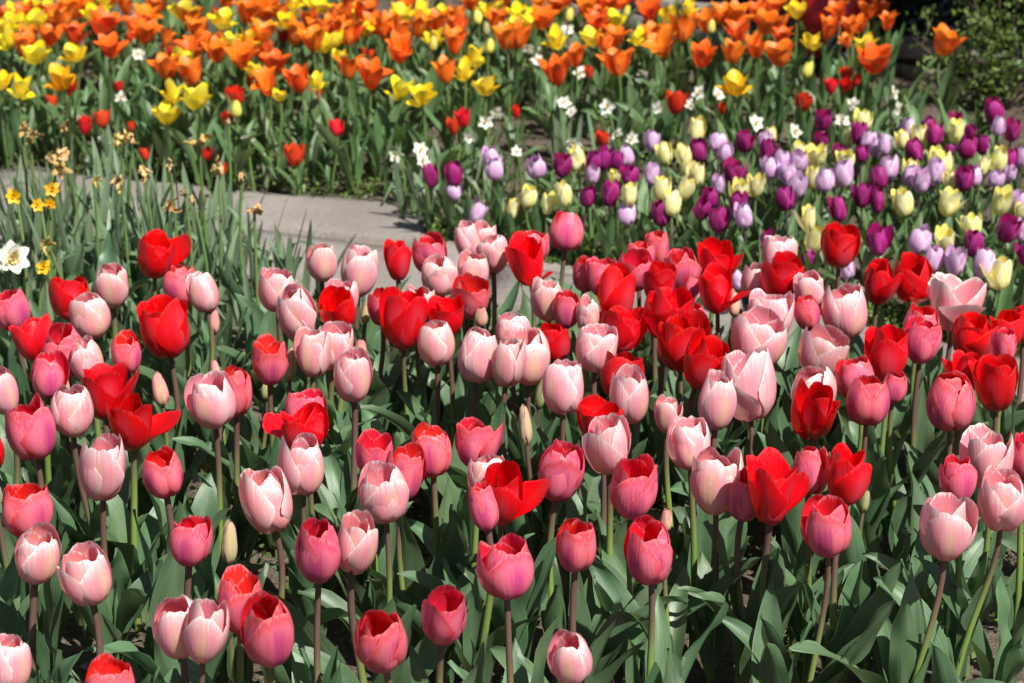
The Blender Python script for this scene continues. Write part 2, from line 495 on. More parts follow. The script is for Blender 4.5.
# ------------------------------------------------------------------ leaves
def leaf_mesh(name, mat, L, Wd, e0, bend, fold, wave, twist, rng, ns=16, ntt=7, point=1.5, kink=None):
    s = np.linspace(0, 1, ns)
    el = np.radians(e0 - bend * s ** 1.6)
    if kink is not None:
        el = el - np.radians(kink[1]) * sstep(kink[0] - 0.04, kink[0] + 0.04, s)
    az = np.radians(twist * 0.4 * np.sin(s * 2.5))
    d = np.stack([np.cos(el) * np.cos(az), np.cos(el) * np.sin(az), np.sin(el)], 1)
    P = np.concatenate([[np.zeros(3)], np.cumsum((d[1:] + d[:-1]) / 2, 0)]) * L / (ns - 1)
    side = np.stack([-np.sin(az), np.cos(az), 0 * az], 1)
    nrm = np.cross(d, side)
    tw = np.radians(twist) * s ** 1.3
    sd = side * np.cos(tw)[:, None] + nrm * np.sin(tw)[:, None]
    nm = np.cross(d, sd)
    wd = Wd / 2 * (0.42 + 0.58 * sstep(0, 0.42, s)) * np.clip(1 - np.clip((s - 0.40) / 0.60, 0, 1) ** point, 0.004, 1) ** 0.8
    fo = np.radians(fold * (1 - 0.75 * sstep(0, 0.8, s)) + 6)
    t = np.linspace(-1, 1, ntt)
    ph = rng.uniform(0, 6.28, 4)
    Lft = wd[:, None] * np.abs(t)[None, :] ** 1.25 * np.sin(fo)[:, None]
    wv = wave * L * (np.abs(t) ** 2)[None, :] * np.sin(s[:, None] * 9 + ph[0] + np.sign(t)[None, :] * ph[1]) * sstep(0.1, 0.45, s)[:, None]
    wv += 0.4 * wave * L * (np.abs(t) ** 2)[None, :] * np.sin(s[:, None] * 21 + ph[2] + np.sign(t)[None, :] * ph[3])
    V = P[:, None] + sd[:, None] * (wd[:, None] * t[None, :] * np.cos(fo)[:, None])[..., None] + nm[:, None] * (Lft + wv)[..., None] * 1.0
    UV = np.stack([np.broadcast_to((t + 1) / 2, (ns, ntt)), np.broadcast_to(s[:, None], (ns, ntt))], -1)
    return mesh_from(name, V.reshape(-1, 3), grid_faces(ns, ntt), UV.reshape(-1, 2), mat)


LEAVES, LEAVES_FAR, STRAPS = [], [], []
for i in range(44):
    LEAVES.append(leaf_mesh('tulip_leaf', M['leaf'], 1.0, RNG.uniform(0.16, 0.27), RNG.uniform(76, 92), RNG.choice([RNG.uniform(0, 22), RNG.uniform(8, 40), RNG.uniform(25, 85)]),
                            RNG.uniform(35, 70), RNG.uniform(0.010, 0.035), RNG.uniform(-70, 70), RNG, 18, 7, RNG.uniform(1.3, 2.2)))
for i in range(24):
    LEAVES_FAR.append(leaf_mesh('tulip_leaf', M['leaf_far'], 1.0, RNG.uniform(0.15, 0.26), RNG.uniform(68, 88), RNG.uniform(5, 75),
                                RNG.uniform(30, 60), RNG.uniform(0.01, 0.03), RNG.uniform(-50, 50), RNG, 11, 5, RNG.uniform(1.3, 2.2)))
for i in range(26):
    kn = (RNG.uniform(0.45, 0.75), RNG.uniform(50, 120)) if RNG.random() < 0.28 else None
    STRAPS.append(leaf_mesh('daffodil_leaf', M['strap'], 1.0, RNG.uniform(0.042, 0.066), RNG.uniform(72, 90), RNG.uniform(0, 30), RNG.uniform(15, 40),
                            0.001, RNG.uniform(-60, 60), RNG, 16, 4, 4.0, kn))


def rot_to(axis, spin=0.0):
    q = Vector(axis).normalized().to_track_quat('Z', 'Y').to_matrix().to_4x4()
    return (q @ Matrix.Rotation(spin, 4, 'Z')).to_euler()


def add_leaves(root, n, pool, lmin, lmax, rng, spread=0.012, avoid_front=False):
    a0 = rng.uniform(0, 6.28)
    for i in range(n):
        a = a0 + i * 2.4 + rng.normal(0, 0.35)
        L = rng.uniform(lmin, lmax) * (1.0 if i < 2 else 0.85)
        o = child('leaf', pool[rng.integers(len(pool))], root,
                  (math.cos(a) * spread, math.sin(a) * spread, 0.004 + 0.012 * i),
                  (rng.normal(0, 0.10), rng.normal(0, 0.10), a), (L, L * rng.uniform(0.85, 1.15), L))


def stem_pts(b, e, bow, n=9):
    b, e = np.asarray(b, float), np.asarray(e, float)
    s = np.linspace(0, 1, n)[:, None]
    return b + (e - b) * s + np.array((bow[0], bow[1], 0)) * np.sin(np.pi * s) + (0 * s)


# ------------------------------------------------------------------ what stands where (kind, picture x, y of the bloom, its width and height there, options)
FRONT = """
R 156 258 38 41 o.35 sR30 |red tulip standing against the grey green daffodil leaves
M 181 286 36 38 o.3
P 204 293 30 37 o.2
P 112 287 38 41 o.3 t6
R 70 299 42 41 o.45
P 90 316 41 43 o.25 t10
M 11 311 38 38 o.3
R 35 340 43 39 o.4 r-12
M 65 352 47 51 o.25 t12
P 86 362 34 42 o.2
M 48 377 41 41 o.3 r5
M 127 355 31 36 o.35
R 164 330 53 55 o.4 t5 |large round red tulip in front of the daffodil leaves
bp 214 321 12 26
R 106 394 53 50 o.6
R 132 424 48 53 o.45 sR55 |red tulip with one loose petal drooping sideways over the pale ones
P 72 412 43 48 o.3 t6
M 30 431 50 57 o.3 t5
P 2 393 34 43 o.3
R -14 452 36 44 o.3
P 104 469 50 62 o.3 |tall pale pink tulip directly under the drooping red petal
M 163 475 40 44 o.45 t6
M 26 512 54 49 o.4
P 36 558 51 49 o.45 t4 b-14 |broad cream pink tulip under the rose one, left edge
P 86 578 55 53 o.45 t6
P 10 664 46 52 o.3
M 111 690 52 52 o.4
P 179 628 52 60 o.2 t20 |pale pink tulip overlapping its twin, hollow red throat in view
P 205 631 46 66 o.3 r8 t10
M 241 605 51 56 o.45
M 267 633 55 70 o.3 t18
M 190 542 45 46 o.5 r6
bc 229 543 17 42 |slim closed cream bud standing alone among the leaves
bp 160 390 17 32
bp 215 371 10 20
M 236 393 38 47 o.35
P 213 402 47 50 o.3 t8
M 269 363 44 42 o.5
bc 290 364 13 31
bg 266 391 11 18
P 277 291 38 40 o.35 t6
P 298 314 42 53 o.1 t16 |egg shaped pale pink tulip in front of the stone path
P 322 263 32 36 o.3 t5
P 360 272 39 47 o.35 |pale pink tulip highest against the bare stone path
R 340 311 43 42 o.4 t26
P 341 301 34 36 o.3
bc 366 313 10 22
R 404 320 51 58 o.4 |largest upright red tulip before the stone path
M 382 308 30 34 o.4
P 417 305 32 34 o.3
R 447 318 42 38 o.7
P 437 344 39 42 o.3 t4
P 477 356 43 52 o.2 t5
R 397 261 30 38 o.5
M 430 255 37 36 o.4
P 440 277 37 38 o.4
P 474 271 32 33 o.3
P 468 241 27 34 o.3
P 484 238 26 30 o.3
P 493 254 34 36 o.35 t4
M 470 299 40 39 o.45 r8
bp 481 317 14 20
R 528 262 44 47 o.45 sR50 |wide red tulip with an arm-like petal, behind the cream pink cup
M 533 248 34 26 o.4
M 567 232 35 37 o.2 r6 |rose tulip rising highest below the purple and cream bed
P 549 301 37 39 o.35
M 566 311 28 34 o.3
P 588 316 24 36 o.3
R 613 296 46 54 o.35 sR50
M 585 275 26 33 o.4
M 601 278 32 36 o.5
M 635 272 38 37 o.4
M 656 250 26 36 o.4
M 640 258 30 28 o.4
M 680 272 36 39 o.3
M 692 288 18 22 o.3
R 660 284 37 37 o.4
R 668 315 52 50 o.4 sL25
R 679 345 48 51 o.35 |red tulip at the heart of the crowded red cluster
R 704 365 44 49 o.4 r18
M 694 318 24 24 o.4
R 715 264 37 40 o.45 t10
R 717 292 37 42 o.4 sR55
bp 734 304 12 24
P 778 256 38 37 o.45
R 784 278 48 45 o.4 t12 r8
P 756 283 30 34 o.3
P 810 291 32 34 o.4
P 771 318 48 45 o.5
M 808 314 28 32 o.3
P 845 312 46 50 o.35 t6 |pale pink tulip with blush throat below the lone red one
P 758 342 58 47 o.6
P 748 386 56 67 o.35 sR40 |biggest pale pink tulip, one torn petal hanging to the side
P 717 402 39 53 o.2
P 823 354 51 47 o.55
P 812 392 49 42 o.4
R 817 414 54 63 o.25 t28 |red tulip tilted forward to show its deep hollow cup
M 856 380 40 39 o.4
M 868 402 44 45 o.3
R 888 355 47 52 o.35
M 922 342 38 43 o.4
M 922 325 36 28 o.4
M 894 388 26 30 o.3
R 879 284 34 41 o.3
R 914 280 43 45 o.3 sR65 |red tulip stretching a petal towards the star shaped pale one
R 840 248 41 40 o.4 |lone red tulip up among the purple and cream ones
P 956 305 58 46 o.9 sR25 sL30 |star shaped pale pink tulip with petals flung wide
R 973 338 46 43 o.4
R 1006 331 33 34 o.4
R 1024 325 28 36 o.4
M 1004 348 30 36 o.4
R 967 372 32 36 o.5
R 997 386 51 52 o.6
M 950 403 50 55 o.2 t10 |dark rose tulip with a violet flush, just left of the red cluster
M 957 480 40 43 o.4
P 987 462 55 55 o.6
M 1024 456 34 43 o.4
P 1003 503 51 55 o.35 t8 b-40
P 947 530 58 58 o.55 b-34 |pale pink tulip on a slanting bare stem, lower right
M 828 529 55 55 o.4 t10 b-20 |rose tulip hanging lowest on the right side, curved stem
R 774 494 45 64 o.6 sR45 sB12 |most ragged wide open red tulip of the front
M 809 471 40 47 o.3
R 847 478 46 54 o.5 sR65
M 746 496 38 54 o.3
P 716 483 57 60 o.35 t6
P 690 446 46 46 o.4
P 668 416 28 34 o.5
M 650 554 54 62 o.3 t12 |rose tulip with a small pink bud behind it, bottom middle
M 633 489 49 60 o.25 t16
bp 666 520 13 23
P 608 447 46 54 o.3 t12
R 603 428 47 40 o.5
M 561 474 50 54 o.35 r10
R 504 497 44 62 o.35 sR50 t18 |gaping red tulip with a pointed petal reaching out, centre front
P 488 479 42 46 o.4
M 484 508 32 46 o.3
M 476 445 44 44 o.45
M 432 453 43 46 o.45
M 405 475 43 50 o.4 r8
M 374 457 38 40 o.5
P 384 495 53 54 o.35 t6
P 304 466 52 58 o.3 t6
P 268 502 53 61 o.3
M 320 552 50 62 o.3 t15 r5
P 355 546 44 57 o.35 r8
M 380 643 53 60 o.3 t20
M 445 618 48 56 o.3 t18
M 506 570 57 54 o.3
M 577 547 43 50 o.3 t10
P 571 660 47 52 o.25 t20 |lowest pale pink tulip at the bottom edge, mid picture
M 306 413 44 38 o.5
R 305 431 50 42 o.5 sL70 |red tulip with a petal stuck out sideways behind a pale cup
P 335 348 42 44 o.35
P 313 354 36 45 o.3
P 353 378 41 48 o.35 t10
bp 360 352 14 25
P 514 333 38 35 o.4
P 508 363 35 48 o.3
P 528 358 46 51 o.3
R 553 344 39 39 o.3 r-5
P 565 388 46 50 o.3
P 595 350 45 43 o.5
R 622 332 44 42 o.4 r8
R 622 377 46 47 o.3
P 629 398 44 52 o.25 t8
bg 541 392 12 36
bc 525 426 14 38
bg 865 501 12 22
bp 64 386 12 26
"""
MID = """
U 430 176 17 24 |dark purple tulip, first of the pair at the path corner
U 454 175 17 23
L 454 191 17 19
L 491 158 17 20
L 495 169 18 22
L 477 212 20 24 r14 o.3 |lilac tulip toppling sideways beside the path
C 513 210 15 20
C 529 197 16 21
L 536 167 19 23
U 562 166 18 23
C 576 160 19 25
U 594 162 15 22
U 604 159 17 23
U 617 161 14 18
L 626 156 17 20
L 592 175 14 18
C 614 177 10 15
U 629 176 18 19
U 610 194 18 26 |dark purple tulip under the pale bud shaped cream one
C 630 195 18 22
U 587 197 17 21
L 626 213 18 24
C 549 204 15 21
C 563 195 18 26
L 652 141 16 21
C 664 154 17 22
C 684 155 16 22
C 697 131 19 24 |tallest cream yellow tulip in front of the white daffodils
U 698 151 18 23
L 718 143 17 19
L 725 153 15 20
U 745 142 18 22
L 765 142 16 20
U 768 150 16 22
L 768 167 14 20
L 652 175 17 21
C 662 189 20 25
C 697 174 15 25
C 688 170 13 18
C 685 189 18 24
U 734 173 23 25 o.7 |broad dark purple tulip, widest of its colour
C 756 186 18 24
L 718 185 14 19
U 710 198 16 21
U 701 209 18 22
C 672 203 18 25
U 661 214 19 25
U 718 220 24 24 o.6
C 739 192 20 24
U 738 203 17 20
L 744 216 18 24
U 823 121 17 21
U 821 141 15 17
C 863 121 18 21
C 849 136 11 20
U 858 133 16 23
L 869 142 16 22
L 876 148 12 18
L 885 145 13 21
U 839 153 15 18
U 861 154 14 17
C 846 160 18 20
L 844 174 21 28 |large lilac tulip with frilled dark rim
C 799 151 16 16
C 817 156 21 22
C 770 138 15 19
L 783 160 16 18
L 798 162 18 21
L 788 173 20 22
L 771 169 17 21
L 796 186 22 25
C 813 178 15 23
L 825 180 18 24
L 889 168 18 23
U 880 178 18 22
U 862 196 20 24
U 878 201 16 24
U 785 199 19 24
U 839 209 18 25
L 909 128 15 20
U 929 127 14 18
C 920 134 17 20
U 935 135 16 21
C 903 140 15 18
U 915 151 18 23
C 956 131 18 25
U 957 121 16 16
U 970 132 12 15
U 967 147 19 24
U 950 150 9 11
U 983 145 15 20
U 994 112 19 26 |tallest dark purple tulip beside the leafy shrub
L 999 127 13 20
U 1012 131 17 22
C 944 163 18 24
C 936 158 16 20
C 983 166 12 23
C 998 160 20 26
U 1010 160 14 22
L 1021 157 17 21
U 964 180 18 23
L 974 176 14 20
L 996 179 16 17
L 1011 174 12 15
C 949 179 14 15
L 910 176 15 21
L 921 181 20 24
L 936 172 17 25
C 911 168 16 15
C 903 203 20 27
C 949 203 21 27
C 1000 203 21 27
L 1018 202 17 20
C 1022 211 16 16
U 1008 230 22 27
L 1023 231 14 24
C 971 226 22 23
U 974 244 19 26
L 920 240 22 26
C 945 241 22 24
L 933 259 19 25
L 956 262 23 29
L 985 263 21 29
C 1000 274 25 32 o.6 |nearest cream yellow tulip, mouth open, beside lilac ones
U 1026 255 17 24
C 809 219 17 25
C 815 240 20 27
U 765 242 18 22
C 791 248 16 18
L 847 269 18 21
U 809 256 17 20
U 878 242 25 28 o.5
L 738 280 13 21
"""
BACK = """
O 3 16 20 20
Y 16 10 22 13
Y 31 5 26 14
Y 35 20 29 18
Y 48 7 18 13
O 63 18 25 21 |big orange tulip above bare stems, near the top left
O 75 7 34 19
Y 7 37 27 21
O 29 36 22 25 |orange tulip nearest the frame edge, between two yellow ones
O 104 24 34 23
Y 96 15 30 15
Y 103 3 26 12
O 125 5 20 22
Y 35 54 30 18
Y 74 53 29 15
A 62 77 33 22 |amber yellow tulip above two small scarlet ones
Y 2 81 20 19
Y 21 87 28 20
r 72 86 13 12
r 52 102 13 14
r 68 94 8 9
r 119 87 10 11
r 85 126 18 17
r 102 119 18 15
r 131 127 8 10
r 145 154 10 12
r 206 154 15 13
r 222 170 12 13
by 236 109 12 18 |yellow tulip bud pressed against a small scarlet tulip
r 228 119 15 15
r 336 128 17 16
r 295 155 23 16 o.8 |wide open scarlet tulip low above the weeds by the path
r 453 127 15 16
r 463 119 17 18
r 603 139 16 14 o.8
Y 167 114 27 21 |lowest single yellow tulip over the withered daffodils
Y 173 91 25 19
Y 196 97 31 23
O 166 68 30 28
O 191 72 27 29 |right hand one of two orange tulips above the yellow pair
O 146 34 28 24
O 145 17 27 19
O 166 37 18 23
O 188 50 31 23 |orange tulip in the thick of the big orange cluster
O 197 30 25 25
O 211 43 23 27
O 155 6 24 15
Y 182 10 29 17
Y 223 19 29 17
Y 230 41 20 15
O 243 58 30 26
Y 254 70 17 19
O 248 12 27 24
O 226 3 20 16
A 248 38 22 20
r 235 97 20 15
r 253 81 13 14
r 167 51 14 9
r 215 12 9 8
r 130 37 9 9
O 266 9 31 21
O 263 32 29 25
Y 293 2 26 12
Y 319 4 27 15 |wide yellow tulip at the top edge over orange ones
O 309 18 21 21
Y 288 21 23 15
O 296 34 22 24
O 313 40 30 26
r 283 37 13 13
Y 333 40 22 16
O 330 26 23 19
O 352 30 28 29
Y 354 14 26 17
O 368 6 24 14
Y 367 30 16 17
O 383 28 26 25
O 275 63 29 22
O 267 84 27 28
O 298 80 26 29
Y 316 80 21 18
r 317 95 13 15
O 349 67 28 27
O 370 75 31 33 |fullest orange tulip, heavy head beside a slimmer one
Y 340 56 17 12
r 364 52 6 10
r 371 54 6 10
Y 280 96 15 14
O 391 22 22 20
O 400 31 26 24
O 420 26 22 26
O 400 50 28 29 |lowest of a stack of upright orange tulips
O 406 5 23 15
Y 397 9 16 13
Y 423 9 23 16
Y 441 14 20 15
O 458 15 20 22
O 471 3 21 15
Y 434 38 21 17
by 433 44 9 15
O 455 42 24 35 |tall flame shaped orange tulip between two yellow ones
Y 475 56 27 19
Y 464 70 24 20
O 446 71 23 29
Y 401 89 27 22 |yellow tulip overlapping another, both petals spread flat
Y 421 95 29 18
Y 485 86 28 17
by 478 18 10 14
bg 486 29 8 14
by 490 46 9 15
O 497 22 23 28
O 506 38 25 27
Y 519 12 23 17
O 518 36 26 27
Y 514 24 18 13
O 543 20 26 22
O 557 6 21 16
O 538 2 18 14
by 569 15 9 15
Y 556 38 25 17
O 586 8 22 20
O 599 17 21 23
Y 609 14 12 18
O 622 3 18 14
by 627 11 7 13
O 575 57 24 23
O 557 72 27 33 |orange tulip with a yellow lower half
O 616 36 27 24
O 605 44 18 20
O 617 63 35 29 |orange tulip with pointed flaring petals like a crown
Y 637 38 16 16
r 589 73 10 13
r 516 112 9 14
O 650 13 24 24
Y 668 14 21 17
Y 689 9 21 16
O 683 28 31 31
O 705 22 22 24
by 711 27 9 14
O 722 14 23 22
O 736 14 24 22
O 739 31 27 25
O 758 12 24 22
O 766 24 24 24
O 663 46 31 29
Y 645 35 19 18
O 702 56 25 26 |orange tulip standing alone in front of the stone edging
O 733 53 23 24
O 755 47 22 26
A 736 84 35 20 |amber yellow tulip above the tallest cream one
r 676 103 24 18 o.4 |largest scarlet tulip among the white daffodils
r 722 109 8 14
Y 796 10 22 15
O 775 24 25 23
O 783 37 23 19
O 780 55 30 25
O 774 6 24 14
Y 812 41 21 17 |yellow tulip in front of the red cart
O 828 29 21 27
O 838 12 21 20
O 850 27 18 19
O 868 11 21 20
O 859 25 18 18
O 879 8 21 16
O 888 22 17 20
O 847 41 14 16
Y 865 43 23 14
O 875 60 35 29 |orange tulip with long arms, right of the red cart
by 807 70 12 17
r 831 86 16 15
r 846 86 14 13
r 846 74 14 13
r 857 80 9 14
r 803 103 19 16
O 945 43 29 27 |solitary orange tulip beside the leafy shrub
"""
DAFF = """
W 75 27 10 10
W 121 97 13 13
W 105 140 14 13
W 248 138 14 15
W 218 151 13 13
W 138 54 14 13
W 396 155 15 13
W 420 150 16 14
W 423 161 14 13
W 486 122 15 13
W 497 112 14 13
W 469 136 13 12
W 529 48 12 11
W 543 53 13 11
W 567 30 13 11
W 571 44 15 12
W 580 73 15 13
W 564 103 14 12
W 572 112 12 11
W 608 107 17 14 |white daffodil cluster head left of the largest scarlet tulip
W 537 60 12 11
W 574 143 16 14
W 616 133 14 13
W 632 138 13 12
W 643 73 12 11
W 658 108 13 12
W 690 105 12 11
W 700 93 15 15
W 717 94 15 13
W 755 123 17 14
W 853 104 14 14
W 842 120 16 13
W 794 131 16 13
W 893 93 15 13
W 897 108 14 13
W 516 152 12 10
W 12 258 34 32 |large double white daffodil at the left edge
J 14 196 17 15
J 38 205 13 16
J 50 203 12 16
J 52 189 15 12
J 44 267 16 18
D 21 129 12 12
D 29 134 14 16
D 62 127 9 9
D 48 158 12 10
D 56 168 15 14
D 94 180 9 14
D 120 178 14 9
D 118 136 13 11
D 124 135 10 10
D 141 169 14 20
D 132 136 11 11
D 169 161 11 10
D 199 143 17 17
D 219 165 13 8
D 242 174 8 11
D 168 205 15 19
D 184 191 8 9
D 191 197 8 8
D 254 211 12 14
D 64 150 14 7
D 45 244 14 13
D 228 120 6 6
"""

_xr = np.random.default_rng(606)
_have = [(float(l.split()[1]), float(l.split()[2])) for l in BACK.strip().splitlines()]
_n = 0
while _n < 44:
    _x = _xr.uniform(-5, 660); _y = _xr.uniform(-6, 40 if _x > 330 else 58)
    if min(math.hypot(_x - q[0], 1.5 * (_y - q[1])) for q in _have) < 9.5: continue
    _have.append((_x, _y)); _n += 1
    _k = 'Y' if _xr.random() < (0.38 if _x < 150 else 0.33) else 'O'
    BACK += '%s %.0f %.0f %d %d\n' % (_k, _x, _y, 25 if _k == 'O' else 26, 23 if _k == 'O' else 16)


def parse(txt, bed):
    out = []
    for ln in txt.strip().splitlines():
        body, _, lab = ln.partition('|')
        f = body.split()
        d = dict(kind=f[0], x=float(f[1]), y=float(f[2]), w=float(f[3]), h=float(f[4]), open=None, t=None, r=None, s=[], b=None, mark=lab.strip() or None, bed=bed)
        for o in f[5:]:
            if o[0] == 'o': d['open'] = float(o[1:])
            elif o[0] == 's': d['s'].append((o[1], float(o[2:])))
            else: d[o[0]] = float(o[1:])
        out.append(d)
    return out


# ------------------------------------------------------------------ the setting
BED_EDGE = [(-8.0, 4.95), (-2.0, 4.9), (-0.62, 4.72), (-0.35, 4.50), (0.35, 4.36), (0.75, 4.08), (1.2, 3.62), (2.2, 2.7), (8.0, -3.0)]      # far edge of the near bed
FAR_EDGE = [(-8.0, 6.6), (-2.0, 5.92), (-0.55, 5.42), (-0.24, 5.34), (-0.20, 5.02), (0.47, 4.62), (0.8, 4.34), (1.5, 3.86), (2.2, 3.3), (8.0, -2.0)]   # far edge of the path


def edge_y(E, x):
    return np.interp(x, [p[0] for p in E], [p[1] for p in E])


def on_path(x, y):
    return (y > edge_y(BED_EDGE, x)) & (y < edge_y(FAR_EDGE, x))


def fbm(x, y, seed=0):
    r = np.random.default_rng(seed)
    out = 0
    for f, a in ((2.1, .5), (4.7, .3), (11, .16), (23, .10), (51, .07)):
        p = r.uniform(0, 6.28, 4); th = r.uniform(0, 3.14)
        u = x * math.cos(th) + y * math.sin(th); v = -x * math.sin(th) + y * math.cos(th)
        out = out + a * np.sin(f * u + p[0] + 1.3 * np.sin(f * 0.7 * v + p[1])) * np.cos(f * 0.9 * v + p[2])
    return out


k = NT('soil')
tc = k.n('ShaderNodeTexCoord').outputs['Object']
n1 = k.noise(tc, 3.0, 5); n2 = k.noise(tc, 60.0, 5, 0.65); n3 = k.noise(tc, 260.0, 3, 0.6)
c = k.mix(k.ss(n1, 0.35, 0.65), (0.060, 0.044, 0.031), (0.125, 0.098, 0.074))
c = k.mix(k.ss(n2, 0.35, 0.75), c, (0.19, 0.155, 0.12))
c = k.mix(k.ss(n3, 0.62, 0.72), c, (0.26, 0.23, 0.19))
soil = k.solid(c, 0.95, 0.15, k.math('ADD', n2, k.math('MULTIPLY', n3, 0.4)), 0.9, 0.02)
gx = np.concatenate([-np.geomspace(90, 3.1, 10), np.linspace(-3, 3, 151), np.geomspace(3.1, 90, 10)])
gy = np.concatenate([-np.geomspace(60, 0.3, 8), np.linspace(1.0, 9.0, 201), np.geomspace(9.2, 160, 12)])
GX, GY = np.meshgrid(gx, gy, indexing='ij')
gz = 0.016 * fbm(GX, GY, 3) * ((np.abs(GX) < 3.05) & (GY > 0.9) & (GY < 9.1))
gz = np.where(on_path(GX, GY), -0.03, gz)
V = np.stack([GX, GY, gz], -1).reshape(-1, 3)
F = grid_faces(len(gx), len(gy))[:, ::-1]
g = bpy.data.objects.new('ground', mesh_from('ground', V, F, None, soil)); COL.objects.link(g); tag(g, kind='structure')

k = NT('path_stone')
geo = k.n('ShaderNodeTexCoord').outputs['Object']
n1 = k.noise(geo, 2.2, 5, 0.6); n2 = k.noise(geo, 55.0, 5, 0.65); n3 = k.noise(geo, 380.0, 2, 0.6)
at_ = k.n('ShaderNodeAttribute', attribute_name='tone')
c = k.mix(k.ss(n1, 0.3, 0.7), (0.210, 0.184, 0.164), (0.282, 0.256, 0.236))
c = k.mix(k.math('MULTIPLY', k.ss(n2, 0.45, 0.7), 0.5), c, (0.165, 0.14, 0.12))
c = k.mix(k.math('MULTIPLY', k.ss(n3, 0.55, 0.75), 0.4), c, (0.33, 0.305, 0.28))
c = k.hsv(c, 0.5, 1.0, at_.outputs['Fac'])
stone = k.solid(c, 0.85, 0.25, k.math('ADD', n2, k.math('MULTIPLY', n3, 0.3)), 0.7, 0.010)


def lin(E, x0, x1, n):
    xs = np.linspace(x0, x1, n)
    return xs, edge_y(E, xs)


# the path: rows of irregular slabs laid between the two edges, one object
A = Acc(); tones = []
rs = np.random.default_rng(21)
xs = np.arange(-3.2, 2.6, 0.62)
for i in range(len(xs) - 1):
    rows = [0, 0.36 + rs.uniform(-.1, .1), 0.70 + rs.uniform(-.08, .08), 1.0] if i % 2 else [0, 0.52 + rs.uniform(-.12, .12), 1.0]
    for j in range(len(rows) - 1):
        q = []
        gap = 0.006
        n = 9
        def P(u, v):
            x = xs[i] + u * (xs[i + 1] - xs[i])
            v = rows[j] + v * (rows[j + 1] - rows[j])
            lo, hi = edge_y(BED_EDGE, x) - 0.10, edge_y(FAR_EDGE, x) + 0.06
            y = lo + v * (hi - lo)
            sk = 0.06 * math.sin(7.1 * y + i)
            return np.array((x + sk, y))
        uu = np.linspace(0.016, 0.984, n); vv = np.linspace(0.022, 0.978, n)
        dz = rs.uniform(-0.003, 0.004); tl = rs.normal(0, 0.004, 2)
        VV, UVv = [], []
        for u in uu:
            for v in vv:
                p = P(u, v)
                e = min(u, 1 - u, v, 1 - v)
                wob = 0.006 * np.array((math.sin(40 * p[1] + i), math.sin(37 * p[0] + j)))
                p = p + wob * (e < 0.05)
                z = 0.012 + dz + tl[0] * (u - .5) + tl[1] * (v - .5) + 0.0015 * fbm(p[0] * 3, p[1] * 3, 5)
                if e < 0.03: z -= 0.004
                VV.append((p[0], p[1], z)); UVv.append((u, v))
        VV = np.array(VV)
        # skirt
        ring = [a * n for a in range(n)] + [(n - 1) * n + b for b in range(1, n)] + [a * n + n - 1 for a in range(n - 2, -1, -1)] + [b for b in range(n - 2, 0, -1)]
        sk = VV[ring].copy(); sk[:, 2] = -0.025
        FF = list(grid_faces(n, n)[:, ::-1])
        m = len(ring)
        for a in range(m):
            b = (a + 1) % m
            FF.append((ring[a], n * n + a, n * n + b, ring[b]))
        A.add(np.concatenate([VV, sk]), np.array(FF), np.concatenate([np.array(UVv), np.zeros((m, 2))]))
        tones += [rs.uniform(0.86, 1.1)] * (n * n + m)
me = A.mesh('path', [stone], smooth=False)
att = me.attributes.new('tone', 'FLOAT', 'POINT'); att.data.foreach_set('value', np.array(tones, np.float32)[:len(me.vertices)])
o = bpy.data.objects.new('path', me); COL.objects.link(o); tag(o, kind='structure')


def scatter_quads(P, N_dir, size, rng, aspect=1.8, curl=0.25):
    """small leaf faces (two bent quads each) at points P with growth directions"""
    n = len(P)
    d = N_dir / (np.linalg.norm(N_dir, axis=1)[:, None] + 1e-9)
    rv = rng.normal(0, 1, (n, 3))
    s = np.cross(d, rv); s /= np.linalg.norm(s, axis=1)[:, None] + 1e-9
    nn = np.cross(d, s)
    L = size[:, None]; Wd = L / aspect
    b = P; m = P + d * L * 0.5 + nn * L * curl * 0.5; t = P + d * L
    V = np.stack([b, m - s * Wd * .5, t, m + s * Wd * .5], 1)
    V[:, 1] += d * L * rng.uniform(-.05, .05, (n, 1)); V[:, 0] -= nn * L * 0.02
    V[:, 2] -= nn * L * curl * rng.uniform(0, 1.0, (n, 1))
    F = np.arange(n * 4).reshape(n, 4)
    UV = np.tile(np.array(((.5, 0), (0, .5), (.5, 1), (1, .5))), (n, 1))
    return V.reshape(-1, 3), F, UV


def foliage_mat(name, c1, c2, c3, transl=0.3):
    k = NT(name)
    ob = k.n('ShaderNodeTexCoord').outputs['Object']
    g_ = k.n('ShaderNodeNewGeometry').outputs['Random Per Island']
    n1 = k.noise(ob, 9.0, 3)
    c = k.mix(k.ss(n1, 0.35, 0.65), c1, c2)
    c = k.mix(k.ss(g_, 0.55, 1.0), c, c3)
    c = k.hsv(c, k.math('ADD', k.math('MULTIPLY', g_, 0.04), 0.48), 1.0, k.math('ADD', k.math('MULTIPLY', g_, 0.6), 0.7))
    return k.leafy(c, 0.5, transl, 0.35)


